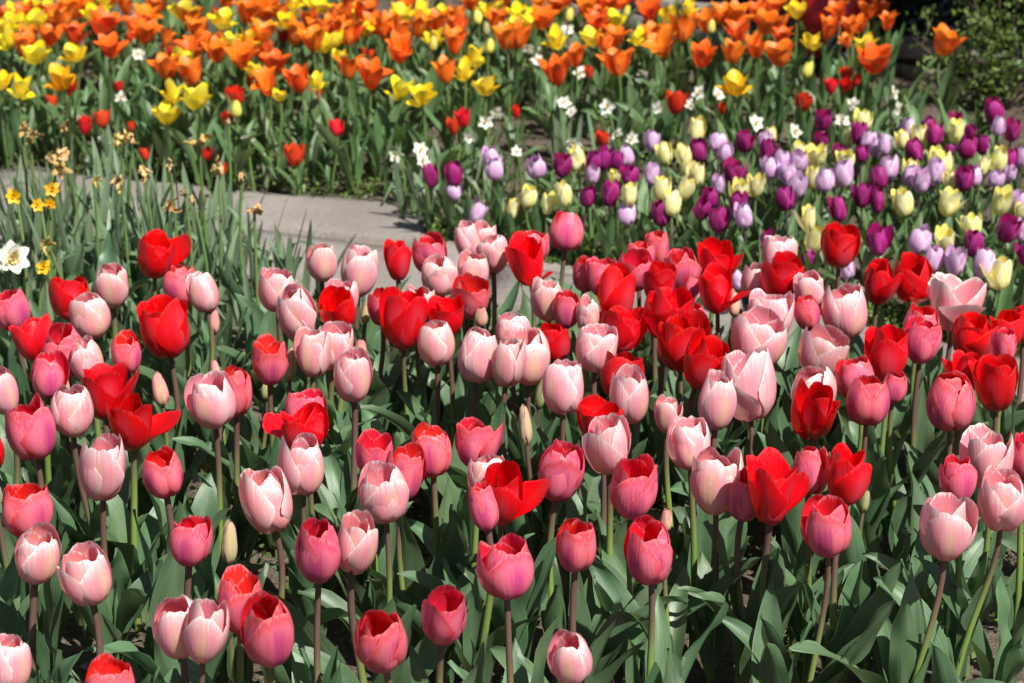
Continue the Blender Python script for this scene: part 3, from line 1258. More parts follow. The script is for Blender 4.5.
# ground cover: low weeds on the soil of the beds and thick along their edges
rs = np.random.default_rng(5)
pts = []
def weeds_at(n, fx, fy):
    x, y = fx(n), fy
    return x, y
def cl(x, y, n, sp):
    pts.append(np.stack([x + rs.normal(0, sp, n), y + rs.normal(0, sp, n)], 1))
for _ in range(420):                                   # along the near edge of the purple and cream bed
    x = rs.uniform(-0.2, 1.6); cl(x, edge_y(FAR_EDGE, x) + abs(rs.normal(0.05, 0.10)), 26, 0.018)
for _ in range(120):                                   # along the far side of the path
    x = rs.uniform(-1.9, -0.2); cl(x, edge_y(FAR_EDGE, x) + 0.03 + abs(rs.normal(0, 0.14)), 22, 0.020)
for _ in range(520):                                   # through the far bed and the purple bed
    x = rs.uniform(-1.8, 1.6); y = rs.uniform(edge_y(FAR_EDGE, x), 7.6); cl(x, y, 20, 0.02)
for _ in range(800):                                   # thin weeds in the near bed
    x = rs.uniform(-1.4, 1.3); y = rs.uniform(2.3, edge_y(BED_EDGE, x)); cl(x, y, 14, 0.014)
for _ in range(130):                                   # near bed's far edge
    x = rs.uniform(-1.2, 1.3); cl(x, edge_y(BED_EDGE, x) - abs(rs.normal(0.05, 0.08)), 24, 0.016)
pts = np.concatenate(pts)
keep = ~on_path(pts[:, 0], pts[:, 1]) | (rs.random(len(pts)) < 0.03)
pts = pts[keep]
n = len(pts)
z = np.abs(rs.normal(0, 0.016, n)) + 0.004
P3 = np.column_stack([pts, z])
dr = rs.normal(0, 1, (n, 3)); dr[:, 2] = np.abs(dr[:, 2]) * 0.6 + 0.15
V, F, UV = scatter_quads(P3, dr, rs.uniform(0.006, 0.019, n), rs, 1.6)
M['weeds'] = foliage_mat('weed_leaf', (0.075, 0.125, 0.022), (0.11, 0.165, 0.030), (0.14, 0.20, 0.05))
o = bpy.data.objects.new('weeds', mesh_from('weeds', V, F, UV, M['weeds'], smooth=False)); COL.objects.link(o)
tag(o, 'low bright green weeds covering the soil under the flowers', 'ground cover', kind='stuff')

# little pebbles and dry crumbs on the soil: stuff
rs = np.random.default_rng(9)
n = 5200
x = rs.uniform(-2, 2, n); y = rs.uniform(2.2, 6.2, n)
ed = np.abs(y - edge_y(BED_EDGE, x)) < 0.25
ed2 = np.abs(y - edge_y(FAR_EDGE, x)) < 0.15
kp = (ed | ed2 | (rs.random(n) < 0.35)) & (~on_path(x, y) | (rs.random(n) < 0.06))
x, y = x[kp], y[kp]
n = len(x); sz = rs.lognormal(-5.3, 0.45, n)
base = np.array(((1, 0, 0), (0, 1, 0), (-1, 0, 0), (0, -1, 0), (0, 0, .7), (0, 0, -.7)), float)
V = base[None] * sz[:, None, None] * rs.uniform(.6, 1.2, (n, 6, 1)) + np.stack([x, y, np.where(on_path(x, y), 0.014, 0.006) + 0 * x], 1)[:, None]
fT = np.array(((0, 1, 4), (1, 2, 4), (2, 3, 4), (3, 0, 4), (1, 0, 5), (2, 1, 5), (3, 2, 5), (0, 3, 5)))
F = (np.arange(n)[:, None, None] * 6 + fT[None]).reshape(-1, 3)
k = NT('crumb_soil'); gr = k.n('ShaderNodeNewGeometry').outputs['Random Per Island']
M['crumb'] = k.solid(k.mix(gr, (0.09, 0.068, 0.05), (0.26, 0.22, 0.18)), 0.95, 0.2)
o = bpy.data.objects.new('gravel', mesh_from('gravel', V.reshape(-1, 3), F, None, M['crumb'], smooth=True)); COL.objects.link(o)
tag(o, 'dry crumbs of soil and small pebbles along the bed edges', 'gravel', kind='stuff')

# ------------------------------------------------------------------ stone edging, red cart, shrub, unseen shade tree, hedge at the back
k = NT('edging_stone')
ob = k.n('ShaderNodeTexCoord').outputs['Object']
oi = k.n('ShaderNodeObjectInfo').outputs['Random']
n1 = k.noise(ob, 14.0, 5, 0.6); n2 = k.noise(ob, 110.0, 4, 0.6)
c = k.mix(k.ss(n1, 0.3, 0.7), (0.20, 0.175, 0.145), (0.32, 0.285, 0.245))
c = k.mix(k.math('MULTIPLY', k.ss(n2, 0.5, 0.7), 0.5), c, (0.22, 0.19, 0.15))
c = k.hsv(c, 0.5, 1.0, k.math('ADD', k.math('MULTIPLY', oi, 0.4), 0.75))
edge_stone = k.solid(c, 0.9, 0.2, k.math('ADD', n1, n2), 0.5, 0.01)


def block(name, L, Wd, H, mat, rng, ns=5, rough=0.006):
    """a rough hewn block with rounded corners, base at z=0, centred in x and y"""
    fx = np.linspace(-1, 1, ns)
    A = Acc()
    for ax in range(3):
        for sg in (-1, 1):
            a, b = np.meshgrid(fx, fx, indexing='ij')
            c3 = np.full(a.shape, sg)
            P = [None] * 3
            P[ax] = c3; P[(ax + 1) % 3] = a; P[(ax + 2) % 3] = b
            P = np.stack(P, -1).reshape(-1, 3)
            f = grid_faces(ns, ns)
            A.add(P, f if sg > 0 else f[:, ::-1], np.zeros((len(P), 2)))
    V = np.concatenate(A.V)
    nrm = (np.abs(V) ** 12).sum(1) ** (1 / 12)
    V = V / nrm[:, None]
    V *= np.array((L, Wd, H)) / 2
    ph = rng.uniform(0, 6, 3)
    V += rough * np.stack([np.sin(30 * V[:, 1] + ph[0]), np.sin(28 * V[:, 0] + ph[1]), np.sin(24 * V[:, 0] + 20 * V[:, 1] + ph[2])], 1)
    V[:, 2] += H / 2
    return mesh_from(name, V, np.concatenate(A.F), None, mat, smooth=True)


def wall_pt(x, off=0.0):
    return (x + (off + 0.12) * 0.707, 8.06 - x + (off + 0.12) * 0.707)


rs = np.random.default_rng(33)
wall = empty('stone_edging', (*wall_pt(0.9), 0))
tag(wall, 'low pale edging wall of rough stone blocks behind the flowers', 'low wall')
for cidx in range(2):
    pos = -0.7 - 0.11 * cidx
    while pos < 2.4:
        ln = rs.uniform(0.20, 0.34)
        xx, yy = wall_pt(pos + ln * 0.35, 0.0 + 0.02 * cidx)
        if 0.84 < xx < 1.16:
            pos += ln * 0.707; continue
        b = block('edging_block', ln - 0.012, 0.13, 0.050 + rs.uniform(-.005, .004), edge_stone, rs)
        child('edging_block', b, wall, (xx - wall.location.x, yy - wall.location.y, cidx * 0.062 - 0.006), (rs.normal(0, .02), rs.normal(0, .02), R(-45) + rs.normal(0, .02)))
        pos += ln * 0.707

# red cart behind the stone edging: tub, wheel, handle
k = NT('red_cart_paint'); ob = k.n('ShaderNodeTexCoord').outputs['Object']
red = k.solid(k.mix(k.ss(k.noise(ob, 30.0), 0.4, 0.7), (0.48, 0.012, 0.016), (0.38, 0.014, 0.016)), 0.4, 0.5)
k = NT('tyre_rubber'); rubber = k.solid((0.02, 0.02, 0.022), 0.7, 0.3)
k = NT('rim_metal'); rimm = k.solid((0.30, 0.33, 0.42), 0.4, 0.5)
cx, cy = at(836, 80, 0.0)[0][:2]
cy += 0.10
cart = empty('garden_cart', (cx, cy, 0)); cart.rotation_euler = (0, 0, R(-14))
tag(cart, 'red metal garden cart with pale rimmed wheel, half hidden behind orange tulips', 'cart')


def box_mesh(name, sx, sy, sz, mat, taper=0.0, ns=4):
    V = []
    for z, kx in ((0, 1 - taper), (sz, 1)):
        V += [(-sx / 2 * kx, -sy / 2 * kx, z), (sx / 2 * kx, -sy / 2 * kx, z), (sx / 2 * kx, sy / 2 * kx, z), (-sx / 2 * kx, sy / 2 * kx, z)]
    F = [(3, 2, 1, 0), (4, 5, 6, 7), (0, 1, 5, 4), (1, 2, 6, 5), (2, 3, 7, 6), (3, 0, 4, 7)]
    me = mesh_from(name, V, F, None, mat, smooth=False)
    import bmesh
    bm = bmesh.new(); bm.from_mesh(me)
    bmesh.ops.bevel(bm, geom=bm.edges[:], offset=min(sx, sy, sz) * 0.08, segments=2, affect='EDGES')
    bm.to_mesh(me); bm.free()
    return me


tub = child('tub', box_mesh('tub', 0.25, 0.24, 0.24, red, 0.18), cart, (0, 0.05, 0.055))
Vt, Ft, Ut = tube([(-.125, -.07, .297), (.125, -.07, .297), (.125, .17, .297), (-.125, .17, .297), (-.125, -.07, .297)], 0.008, 8)
child('tub_rim', mesh_from('tub_rim', Vt, Ft, Ut, red), cart)
def ring(name, Rr, r, mat, seg=28, s2=8):
    th = np.linspace(0, 2 * math.pi, seg + 1); ph = np.linspace(0, 2 * math.pi, s2 + 1)
    T, Pp = np.meshgrid(th, ph, indexing='ij')
    V = np.stack([(Rr + r * np.cos(Pp)) * np.cos(T), r * np.sin(Pp), (Rr + r * np.cos(Pp)) * np.sin(T)], -1).reshape(-1, 3)
    return mesh_from(name, V, grid_faces(seg + 1, s2 + 1), None, mat)
wh = child('wheel', ring('tyre', 0.062, 0.014, rubber), cart, (0.045, -0.100, 0.078))
child('rim', ring('rim', 0.040, 0.008, rimm), wh, (0, -0.004, 0))
Vt, Ft, Ut = tube([(0, -.025, 0), (0, .025, 0)], 0.012, 8)
child('hub', mesh_from('hub', Vt, Ft, Ut, rimm), wh)
Vt, Ft, Ut = tube([(-.03, .165, .24), (-.03, .30, .36), (-.03, .36, .52), (.03, .36, .52), (.03, .30, .36), (.03, .165, .24)], 0.007, 7)
child('handle', mesh_from('handle', Vt, Ft, Ut, rubber), cart)


k = NT('bark'); ob = k.n('ShaderNodeTexCoord').outputs['Object']
nb = k.noise(k.mapping(ob, (30, 30, 6)), 1.0, 5, 0.6)
bark = k.solid(k.mix(k.ss(nb, 0.35, 0.65), (0.055, 0.038, 0.028), (0.15, 0.11, 0.085)), 0.95, 0.1, nb, 0.8, 0.02)
M['shrub'] = foliage_mat('shrub_leaf', (0.07, 0.125, 0.028), (0.10, 0.16, 0.032), (0.16, 0.20, 0.05))
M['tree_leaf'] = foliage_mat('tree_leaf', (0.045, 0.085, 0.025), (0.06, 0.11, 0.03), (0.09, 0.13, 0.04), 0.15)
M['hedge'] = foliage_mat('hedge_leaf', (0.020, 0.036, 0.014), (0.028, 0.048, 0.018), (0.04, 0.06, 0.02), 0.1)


def twiggy(name, label, cat, base, tips, leaf_m, nleaf, lsize, rng, r0=0.006, group=None, spread=0.035, leaf_name='foliage', aspect=1.9):
    t = empty(name, base)
    tag(t, label, cat, group)
    A = Acc(); LP, LD = [], []
    for tip in tips:
        tip = np.array(tip, float)
        mid = tip * 0.5 + rng.normal(0, 0.12, 3) * np.linalg.norm(tip) * 0.5
        mid[2] = abs(mid[2])
        s = np.linspace(0, 1, 9)[:, None]
        pts = 2 * s * (1 - s) * mid + s * s * tip
        A.add(*tube(pts, r0 * np.linspace(1, 0.25, 9), 5))
        for q in range(4):
            i0 = rng.integers(3, 8)
            e = pts[i0] + rng.normal(0, 0.16, 3) * np.linalg.norm(tip) * 0.6 + np.array((0, 0, 0.03))
            tw = pts[i0] + (e - pts[i0]) * np.linspace(0, 1, 5)[:, None]
            A.add(*tube(tw, r0 * np.linspace(0.35, 0.15, 5), 4))
            m = nleaf // (len(tips) * 4)
            u = rng.random(m) ** 0.6
            pp = pts[i0] + (e - pts[i0]) * u[:, None] + rng.normal(0, spread, (m, 3))
            LP.append(pp); LD.append((e - pts[i0]) / (np.linalg.norm(e - pts[i0]) + 1e-6) * 0.5 + rng.normal(0, 0.6, (m, 3)) + np.array((0, 0, 0.2)))
    child('branches', A.mesh('branches', [bark]), t)
    LP = np.concatenate(LP); LD = np.concatenate(LD)
    LP[:, 2] = np.maximum(LP[:, 2], 0.01)
    V, F, UV = scatter_quads(LP, LD, rng.uniform(*lsize, len(LP)), rng, aspect, 0.3)
    child(leaf_name, mesh_from(leaf_name, V, F, UV, leaf_m, smooth=False), t)
    return t


rs = np.random.default_rng(12)
sx_, sy_ = at(1004, 116, 0)[0][:2]
tips = [(-.26, .02, .16), (-.20, -.06, .26), (-.10, -.08, .30), (.0, -.1, .22), (.1, 0, .34), (.2, -.05, .28), (-.14, .05, .40), (.03, .08, .46), (.25, .1, .40), (.15, .15, .55), (-.05, .1, .62),
        (-.30, -.02, .22), (.33, 0, .2), (-.06, -.14, .17), (-.16, -.04, .10)]
twiggy('leafy_shrub', 'low leafy shrub with fresh yellow green leaves and thin brown twigs', 'shrub', (sx_ + 0.03, sy_ + 0.10, 0), tips, M['shrub'], 2400, (0.014, 0.030), rs, 0.006, spread=0.03)

# dark evergreen shrubs behind the edging, and an unseen tree added to shade them
rs = np.random.default_rng(40)
for i, xx in enumerate(np.arange(-1.6, 2.6, 0.42)):
    px_, py_ = wall_pt(xx, 0.46 + rs.uniform(-.06, .06))
    tips = [(rs.normal(0, .22), rs.normal(0, .2), rs.uniform(.25, .95)) for _ in range(16)]
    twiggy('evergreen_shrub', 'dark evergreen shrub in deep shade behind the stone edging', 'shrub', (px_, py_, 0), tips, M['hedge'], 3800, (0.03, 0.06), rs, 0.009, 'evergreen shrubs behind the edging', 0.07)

tx, ty = 2.15, 7.0
tree = empty('unseen_shade_tree', (tx, ty, 0))
tag(tree, 'unseen dark tree, its crown added to shade the ground behind the edging', 'tree')
hh = np.linspace(0, 1, 10)
Vt, Ft, Ut = tube(np.stack([0.10 * np.sin(hh * 3), 0.05 * hh, hh * 2.3 - 0.05], 1), np.linspace(0.14, 0.07, 10) + 0.05 * np.exp(-hh * 14), 12)
trunk = child('trunk', mesh_from('trunk', Vt, Ft, Ut, bark), tree)
LP, LD = [], []
for i in range(36):
    xx = -0.9 + 3.6 * (i % 17) / 16 + rs.uniform(-.1, .1)
    d = rs.uniform(0.42, 0.8) if i < 17 else rs.uniform(1.2, 2.0)
    if i > 33:
        xx = 0.90 + 0.10 * (i - 34); d = rs.uniform(0.15, 0.3)  # two extra clumps added to shade the cart
    hgt = rs.uniform(2.3, 3.3)
    q = wall_pt(xx, d)
    c3 = np.array((q[0] + SUN.x / SUN.z * hgt, q[1] + SUN.y / SUN.z * hgt, hgt)) - np.array((tx, ty, 0))  # clump placed sunward, out of view, so its shadow falls behind the edging
    st = np.array((0.02, 0.04, 1.5 + 0.022 * i))
    s = np.linspace(0, 1, 8)[:, None]
    mid = (st + c3) / 2 + np.array((0, 0, 0.25))
    pts = (1 - s) ** 2 * st + 2 * s * (1 - s) * mid + s * s * c3
    Vt, Ft, Ut = tube(pts, np.linspace(0.045, 0.012, 8), 6)
    child('limb', mesh_from('limb', Vt, Ft, Ut, bark), trunk)
    m = 1300
    u = rs.normal(0, 1, (m, 3)); u /= np.linalg.norm(u, axis=1)[:, None]
    LP.append(c3 + u * (rs.random((m, 1)) ** 0.45) * np.array((0.55, 0.45, 0.38)) * rs.uniform(0.8, 1.15)); LD.append(rs.normal(0, 1, (m, 3)) - np.array((0, 0, 0.3)))
LP, LD = np.concatenate(LP), np.concatenate(LD)
V, F, UV = scatter_quads(LP, LD, rs.uniform(0.06, 0.11, len(LP)), rs, 1.5, 0.25)
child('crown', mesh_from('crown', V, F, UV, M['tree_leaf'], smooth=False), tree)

# ------------------------------------------------------------------ solve where every bloom stands
HB = {'front': 0.335, 'mid': 0.190, 'back': 0.245}
flowers = parse(FRONT, 'front') + parse(MID, 'mid') + parse(BACK, 'back') + parse(DAFF, 'daff')
rs = np.random.default_rng(77)
for d in flowers:
    h = HB.get(d['bed'], 0.25) + rs.normal(0, 0.006)
    if d['kind'] == 'r': h = 0.185
    if d['kind'] in ('bp', 'bc', 'bg') and d['bed'] == 'front': h = 0.30
    if d['kind'] == 'bg' and d['bed'] == 'front': h = 0.26
    if d['kind'] == 'W': h = 0.185
    if d['kind'] in 'DJ': h = 0.36
    if d['kind'] == 'W' and d['x'] < 40 and d['y'] > 200: h = 0.27
    if d['kind'] in 'DJ' and d['y'] > 230: h = 0.28
    d['hz'] = h
for it in range(60):
    for d in flowers:
        p, dep = at(d['x'], d['y'], d['hz'])
        d['p'], d['dep'] = p, dep
        d['W'] = ({'O': 1.12, 'Y': 1.12, 'A': 1.1, 'U': 1.09, 'L': 1.09, 'C': 1.09}.get(d['kind'], 0.99)) * d['w'] / F_PX * dep
    moved = False
    for i, a in enumerate(flowers):
        for b in flowers[i + 1:]:
            if a['bed'] != b['bed']: continue
            if abs(a['x'] - b['x']) > 0.5 * (a['w'] + b['w']) or abs(a['y'] - b['y']) > 0.5 * (a['h'] + b['h']): continue
            need = 0.46 * (a['W'] + b['W'])
            dist = np.linalg.norm(a['p'] - b['p'])
            if dist < need:
                near, far = (a, b) if a['y'] + a['h'] / 2 >= b['y'] + b['h'] / 2 else (b, a)
                near['hz'] = min(near['hz'] + 0.0022, HB.get(a['bed'], 0.25) + 0.055)
                far['hz'] = max(far['hz'] - 0.0022, HB.get(a['bed'], 0.25) - 0.085)
                moved = True
    if not moved: break
# keep the first rows of the back and middle beds on their own soil
for d in flowers:
    if d['bed'] in ('back', 'mid') or d['kind'] == 'W':
        for _ in range(40):
            p, dep = at(d['x'], d['y'], d['hz'])
            lim = edge_y(FAR_EDGE, p[0]) + 0.03
            if p[1] > lim or d['hz'] < 0.10 or (d['y'] > 230 and d['kind'] == 'W'): break
            d['hz'] -= 0.004
    d['p'], d['dep'] = at(d['x'], d['y'], d['hz'])
    d['W'] = ({'O': 1.12, 'Y': 1.12, 'A': 1.1, 'U': 1.09, 'L': 1.09, 'C': 1.09}.get(d['kind'], 0.99)) * d['w'] / F_PX * d['dep']

# ------------------------------------------------------------------ build the flowers
POOL = {}
prs = np.random.default_rng(101)
for kd in ('U', 'L', 'C', 'O', 'Y', 'A', 'r', 'by', 'bg'):
    POOL[kd] = []
    for i in range(3 if kd in ('A', 'by', 'bg') else 14):
        if kd in 'UL': op = prs.uniform(0.0, 0.7)
        elif kd == 'C': op = prs.uniform(0.1, 0.8)
        elif kd == 'O': op = prs.uniform(0.0, 0.8)
        elif kd in 'YA': op = prs.uniform(0.2, 0.9)
        else: op = prs.uniform(0.1, 0.7)
        spl = []
        if kd == 'O' and prs.random() < 0.5: spl = [(prs.uniform(0, 6.28), prs.uniform(15, 35))]
        if kd in 'UC' and prs.random() < 0.25: spl = [(prs.uniform(0, 6.28), prs.uniform(10, 22))]
        POOL[kd].append(blossom(kd, 1.0, 1.0, op, prs, spl, hi=False))

SIDE = {'R': 0.0, 'L': math.pi, 'F': -math.pi / 2, 'B': math.pi / 2}


def daffodil_head(kind, rng):
    A = Acc()
    if kind == 'D':
        for i in range(7):
            V, F, UV = petal(rng.uniform(-10, 70), rng.uniform(-60, 240), 0.75 + rng.uniform(0, .35), 0.20, i * 0.9 + rng.normal(0, .3), 0.3, 0.7, rng.normal(0, .05), rng, 0.14, 0.07, ns=11, ntt=7, a0=40)
            A.add(V, F, UV)
        V, F, UV = tube([(0, 0, -.25), (0.02, 0, 0), (0.0, 0.02, .25)], [.05, .12, .03], 6)
        A.add(V, F, UV)
        return A.mesh('withered_head', [M['D']])
    dbl = kind == 'WW'
    for i in range(6 if not dbl else 6):
        V, F, UV = petal(70 + rng.normal(0, 16), -10, 0.5 + rng.normal(0, .03), 0.19, i * math.pi / 3 + rng.normal(0, .06), 0.4, 2.0, (i % 2) * 0.01, rng, 0.03, 0.03, ns=8, ntt=5, a0=10)
        A.add(V, F, UV)
    if dbl:
        for i in range(7):
            V, F, UV = petal(64 + rng.normal(0, 8), -10, 0.42, 0.17, i * 0.9 + .4, 0.3, 2.0, 0.02, rng, 0.06, 0.03, ns=8, ntt=5, a0=10)
            A.add(V, F, UV)
        for i in range(26):
            V, F, UV = petal(rng.uniform(0, 62), 20, rng.uniform(.2, .36), 0.09, i * 2.4, 0.2, 1.5, 0, rng, 0.08, 0.04, ns=6, ntt=5, a0=10)
            A.add(V, F, UV, 1)
    else:
        for i in range(6):
            V, F, UV = petal(14, 20, 0.25, 0.12, i * math.pi / 3, 0.0, 1.0, 0, rng, 0.03, 0.0, ns=6, ntt=5, a0=70)
            A.add(V, F, UV, 1)
    a = {'W': 'W', 'WW': 'W', 'J': 'J'}[kind]
    return A.mesh('daffodil_head', [M[a], M['corona'] if a == 'W' else M['A']])


DAFFS = {kd: [daffodil_head(kd, prs) for _ in range(n_)] for kd, n_ in (('W', 7), ('J', 4), ('D', 9), ('WW', 1))}
STEMPOOL = {}


def build(d, rng):
    kd = d['kind']
    name, noun = NAMES[kd]
    p, dep, W = d['p'], d['dep'], d['W']
    alpha = math.atan2(CAM_Z - p[2], p[1])
    hh = d['h'] / F_PX * dep
    front = d['bed'] == 'front'
    bud = kd in ('bp', 'bc', 'bg', 'by')
    if bud:
        H = hh / math.cos(alpha)
    elif kd in 'YA':
        H = max(0.50 * W, min(0.72 * W, 1.1 * hh))
    else:
        H = math.sqrt(max(hh * hh - (0.72 * W * math.sin(alpha)) ** 2, (0.6 * hh) ** 2)) / math.cos(alpha)
        H = min(max(H, (0.92 if kd in 'PMR' else 0.95) * W), 1.5 * W)
        if kd == 'O': H = min(max(0.95 * hh, 0.66 * W), 1.0 * W)
    op = d['open'] if d['open'] is not None else rng.uniform(0.2, 0.6)
    t = R(d['t'] if d['t'] is not None else rng.normal(3, 5 if front else 7))
    r = R(d['r'] if d['r'] is not None else rng.normal(0, 4.5 if front else 7))
    axis = np.array((math.sin(r), -math.sin(t), math.cos(t) * math.cos(r)))
    axis /= np.linalg.norm(axis)
    base = p - axis * H * 0.5
    dx = (d['b'] / F_PX * dep) if d['b'] is not None else rng.normal(0, 0.010 if front else 0.008)
    gx, gy = p[0] + dx, p[1] + rng.normal(0.0, 0.012)
    if not front:
        gy = max(gy, edge_y(FAR_EDGE, gx) + 0.02) if kd not in 'DJ' and d['y'] < 330 and kd != 'W' else gy
    root = empty(name, (gx, gy, 0))
    d['root'] = root
    loc = base - np.array((gx, gy, 0))
    spl = [(SIDE[a], R(1) * 0 + v) for a, v in d['s']]
    if kd in ('P', 'M', 'R') or (front and bud):
        if kd == 'R' and not spl and rng.random() < 0.45:
            spl = [(rng.uniform(0, 6.28), rng.uniform(8, 22))]
        if kd in 'PM' and not spl and rng.random() < 0.22:
            spl = [(rng.uniform(0, 6.28), rng.uniform(5, 13))]
        ph0 = None
        if spl: ph0 = spl[0][0]
        elif rng.random() < 0.6: ph0 = -math.pi / 2 + rng.normal(0, 0.12)     # an outer petal faces the walk, as the photo shows on most cups
        me = blossom(kd, W, H, op, rng, spl, ph0, hi=True)
        child('bud' if bud else 'blossom', me, root, loc, rot_to(axis, 0))
    elif kd in ('W', 'J', 'D'):
        pool = DAFFS['WW' if (kd == 'W' and d['w'] > 25) else kd]
        face = Vector((rng.normal(0, .7), -1, rng.uniform(-0.5, 0.7))) if kd != 'D' else Vector((rng.normal(0, .6), -.6, rng.uniform(-1, .4)))
        s_ = W * ({'D': 1.15, 'W': 1.1 if d['w'] < 25 else 1.15, 'J': 1.15}.get(kd, 1.1))
        if kd == 'J' or d['w'] > 25: face = Vector((rng.normal(0.1, .25), -1, rng.uniform(0.0, 0.4)))
        me = pool[rng.integers(len(pool))]
        loc = p - np.array((gx, gy, 0))
        child('withered_head' if kd == 'D' else 'flower_head', me, root, loc, rot_to(face, rng.uniform(0, 6)), (s_, s_, s_))
        e = loc + np.array((0, 0.012 if kd != 'D' else 0.0, 0.004))
        pts = stem_pts((0, 0, -0.01), e - np.array((0, -0.006, 0.0)), rng.normal(0, 0.012, 2))
        Vt, Ft, Ut = tube(pts, np.linspace(0.0042, 0.0030, 9), 6)
        child('stem', mesh_from('stem', Vt, Ft, Ut, M['stem_green']), root)
        if kd == 'W' and d['w'] < 25:
            nl, l0, l1 = 5, 0.13, 0.20
        else:
            nl, l0, l1 = rng.integers(3, 6), 0.17, 0.29
        for i in range(nl):
            a = rng.uniform(0, 6.28); L = rng.uniform(l0, l1)
            child('leaf', STRAPS[rng.integers(len(STRAPS))], root, (rng.normal(0, .018), rng.normal(0, .018), -0.003), (rng.normal(0, .08), rng.normal(0, .08), a), (L, max(L, 0.28), L))
        return
    else:
        pool = POOL[kd]
        me = pool[rng.integers(len(pool))]
        child('bud' if bud else 'blossom', me, root, loc, rot_to(axis, rng.uniform(0, 6.28)), (W, W, H))
    n = 10
    b0 = np.array((0, 0, -0.01)); e = loc + axis * 0.012 * H
    s = np.linspace(0, 1, n)[:, None]
    c1 = b0 + np.array((rng.normal(0, 0.006), rng.normal(0, 0.006), 0.55 * e[2]))
    c2 = e - axis * 0.35 * e[2]
    pts = (1 - s) ** 3 * b0 + 3 * s * (1 - s) ** 2 * c1 + 3 * s * s * (1 - s) * c2 + s ** 3 * e
    rad = {'front': 0.0047, 'mid': 0.0030, 'back': 0.0036}[d['bed']] * (0.8 if bud or kd == 'r' else 1.0) * rng.uniform(0.88, 1.12)
    Vt, Ft, Ut = tube(pts, rad * np.linspace(1.08, 0.9, n), 8 if front else 6)
    sm = M['stem'] if front else (M['stem_dark'] if kd in 'UL' else M['stem_green'])
    child('stem', mesh_from('stem', Vt, Ft, Ut, sm), root)
    if front:
        add_leaves(root, int(rng.choice([4, 4, 5])), LEAVES, 0.18, 0.275, rng)
    elif d['bed'] == 'mid':
        add_leaves(root, 4, LEAVES_FAR, 0.11, 0.17, rng, 0.008)
    elif kd == 'r':
        add_leaves(root, 3, LEAVES_FAR, 0.08, 0.13, rng, 0.008)
    else:
        add_leaves(root, int(rng.choice([4, 5])), LEAVES_FAR, 0.15, 0.22, rng, 0.010)


brs = np.random.default_rng(2024)
for d in flowers:
    build(d, brs)

# ------------------------------------------------------------------ leafy plants without a bloom, filling the beds
frs = np.random.default_rng(314)


def filler(n, xr, yfun, pool, l0, l1, label, group, nl=(4, 6), mind=0.06, name='leafy_tulip'):
    have = [d['root'].location.xy.copy() for d in flowers]
    k = tries = 0
    while k < n and tries < n * 60:
        tries += 1
        x = frs.uniform(*xr); lo, hi = yfun(x); y = frs.uniform(lo, hi)
        if hi < lo: continue
        q = Vector((x, y))
        px, py = project((x, y, 0.12))
        if not (-40 < px < 1064 and -30 < py < 790): continue
        if any((q - v).length < mind for v in have): continue
        have.append(q)
        r_ = empty(name, (x, y, 0)); tag(r_, label, 'tulip plant', group)
        add_leaves(r_, int(frs.integers(nl[0], nl[1] + 1)), pool, l0, l1, frs)
        k += 1


filler(112, (-1.1, 1.0), lambda x: (2.0, edge_y(BED_EDGE, x) - 0.35), LEAVES, 0.15, 0.25, 'tulip plant showing only broad leaves, no bloom, in the front bed', 'bloomless tulip plants in the front bed', (4, 6), mind=0.05)
filler(98, (-2.0, 1.3), lambda x: (max(edge_y(FAR_EDGE, x) + (0.05 if x < -0.2 else 0.75), 5.40), 7.75 if x < .25 else 8.0 - x), LEAVES_FAR, 0.15, 0.22,
       'tulip plant showing only leaves under the orange and yellow blooms', 'bloomless tulip plants in the back bed', mind=0.045)
filler(42, (-0.1, 1.5), lambda x: (edge_y(FAR_EDGE, x) + 0.12, edge_y(FAR_EDGE, x) + 0.95), LEAVES_FAR, 0.09, 0.15,
       'tulip plant showing only leaves under the purple and cream blooms', 'bloomless tulip plants in the purple bed', mind=0.05)
filler(46, (-1.5, -0.15), lambda x: (edge_y(FAR_EDGE, x) + 0.07, edge_y(FAR_EDGE, x) + 0.45), LEAVES_FAR, 0.12, 0.21,
       'tulip plant showing only leaves along the far side of the path', 'bloomless tulip plants along the far side of the path', mind=0.05)
# daffodil clumps past flowering, on the left beside the path
k_ = 0
while k_ < 62:
    px = frs.uniform(-20, 300); gyv = frs.uniform(4.30, 4.86)
    x = (px - 512) / F_PX * gyv * 1.02
    if px > 215 and gyv > 4.6: continue
    if px > 255 and frs.random() < 0.6: continue
    r_ = empty('daffodil_clump', (x, gyv, 0)); tag(r_, 'clump of grey green daffodil leaves without a flower beside the path', 'daffodil', 'flowerless daffodil clumps by the path')
    for i in range(int(frs.integers(5, 9))):
        L = frs.uniform(0.18, 0.335) if px < 200 else frs.uniform(.16, .27)
        child('leaf', STRAPS[frs.integers(len(STRAPS))], r_, (frs.normal(0, .022), frs.normal(0, .022), -0.003), (frs.normal(0, .09), frs.normal(0, .09), frs.uniform(0, 6.28)), (L, max(L, .30), L))
    k_ += 1

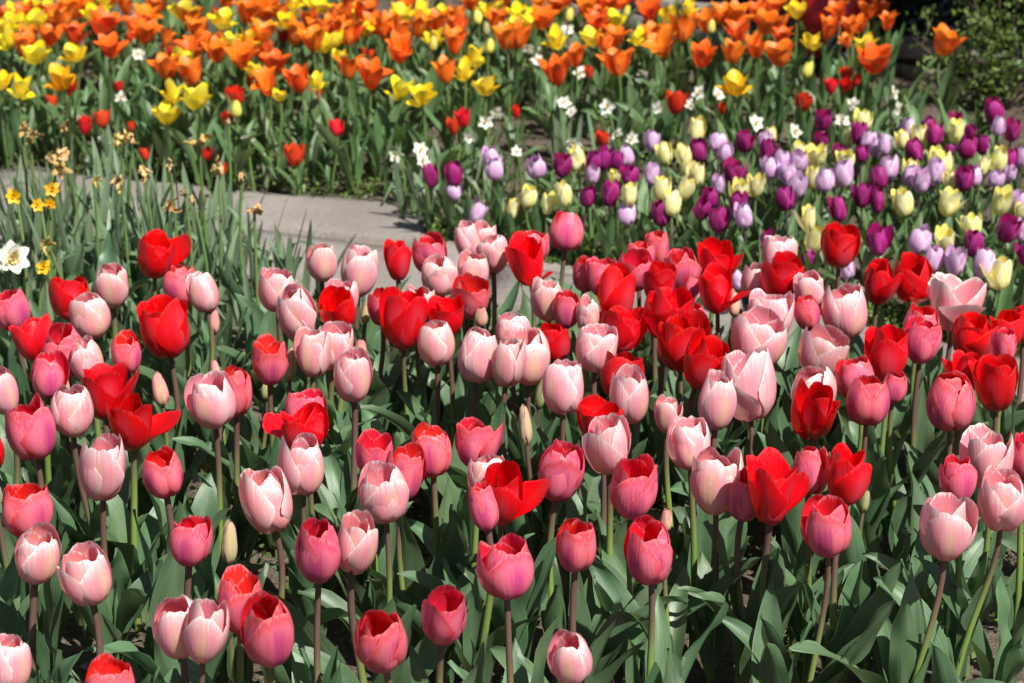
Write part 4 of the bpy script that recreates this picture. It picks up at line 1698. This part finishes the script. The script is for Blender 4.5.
# ------------------------------------------------------------------ labels: every bloom by its look and by the plainest neighbour
marks = [d for d in flowers if d['mark']]
GROUPS = {'front': 'pink and red tulips in the front bed', 'mid': 'purple, lilac and cream tulips', 'back': 'orange and yellow tulips in the back bed', 'daff': 'daffodils'}
ORD = ['', 'second', 'third', 'fourth', 'fifth', 'sixth', 'seventh', 'eighth', 'ninth', 'tenth', 'eleventh', 'twelfth', 'thirteenth', 'fourteenth', 'fifteenth']
SHORT = {}
for d in marks:
    # a short way to point at a landmark: its own label up to the first comma
    SHORT[id(d)] = d['mark'].split(',')[0]
used = {}
for d in flowers:
    cat = 'tulip bud' if d['kind'] in ('bp', 'bc', 'bg', 'by') else ('daffodil' if d['kind'] in 'WJD' else 'tulip')
    tag(d['root'], None, cat, GROUPS[d['bed']])
    if d['mark']:
        d['root']['label'] = d['mark']; used[d['mark'].lower()] = 1
for d in flowers:
    d['cand'] = []
for d in flowers:
    if d['mark']: continue
    best = sorted(marks, key=lambda m: math.hypot(m['x'] - d['x'], 1.2 * (m['y'] - d['y'])) + (60 if m['bed'] != d['bed'] and d['bed'] != 'daff' else 0))
    m = best[0]
    d['lm'] = m
    dx, dy = d['x'] - m['x'], d['y'] - m['y']
    ang = math.degrees(math.atan2(-dy, dx)) % 360
    d['oct'] = int(((ang + 22.5) % 360) // 45)
    d['dist'] = math.hypot(dx, dy)
DIR = ['right of', 'behind and right of', 'behind', 'behind and left of', 'left of', 'in front and left of', 'in front of', 'in front and right of']
buckets = {}
for d in flowers:
    if not d['mark']:
        buckets.setdefault((id(d['lm']), d['oct'], d['kind']), []).append(d)
for key, L in buckets.items():
    L.sort(key=lambda d: d['dist'])
    for i, d in enumerate(L):
        noun = NAMES[d['kind']][1]
        sh = SHORT[id(d['lm'])].split()
        rank = (ORD[min(i, 14)] + ' ') if i else ''
        if rank: noun = rank + noun
        room = 16 - len(noun.split()) - len(DIR[d['oct']].split()) - 1
        ref = ' '.join(sh[:room])
        while ref.split()[-1] in ('the', 'a', 'an', 'of', 'with', 'in', 'and', 'to', 'one', 'its', 'under', 'before', 'below', 'against', 'at', 'over', 'among', 'behind', 'beside', 'between', 'up', 'on', 'grey', 'by', 'bare', 'two', 'small', 'directly', 'highest', 'stone', 'green'):
            ref = ' '.join(ref.split()[:-1])
        d['root']['label'] = noun + ' ' + DIR[d['oct']] + ' the ' + ref
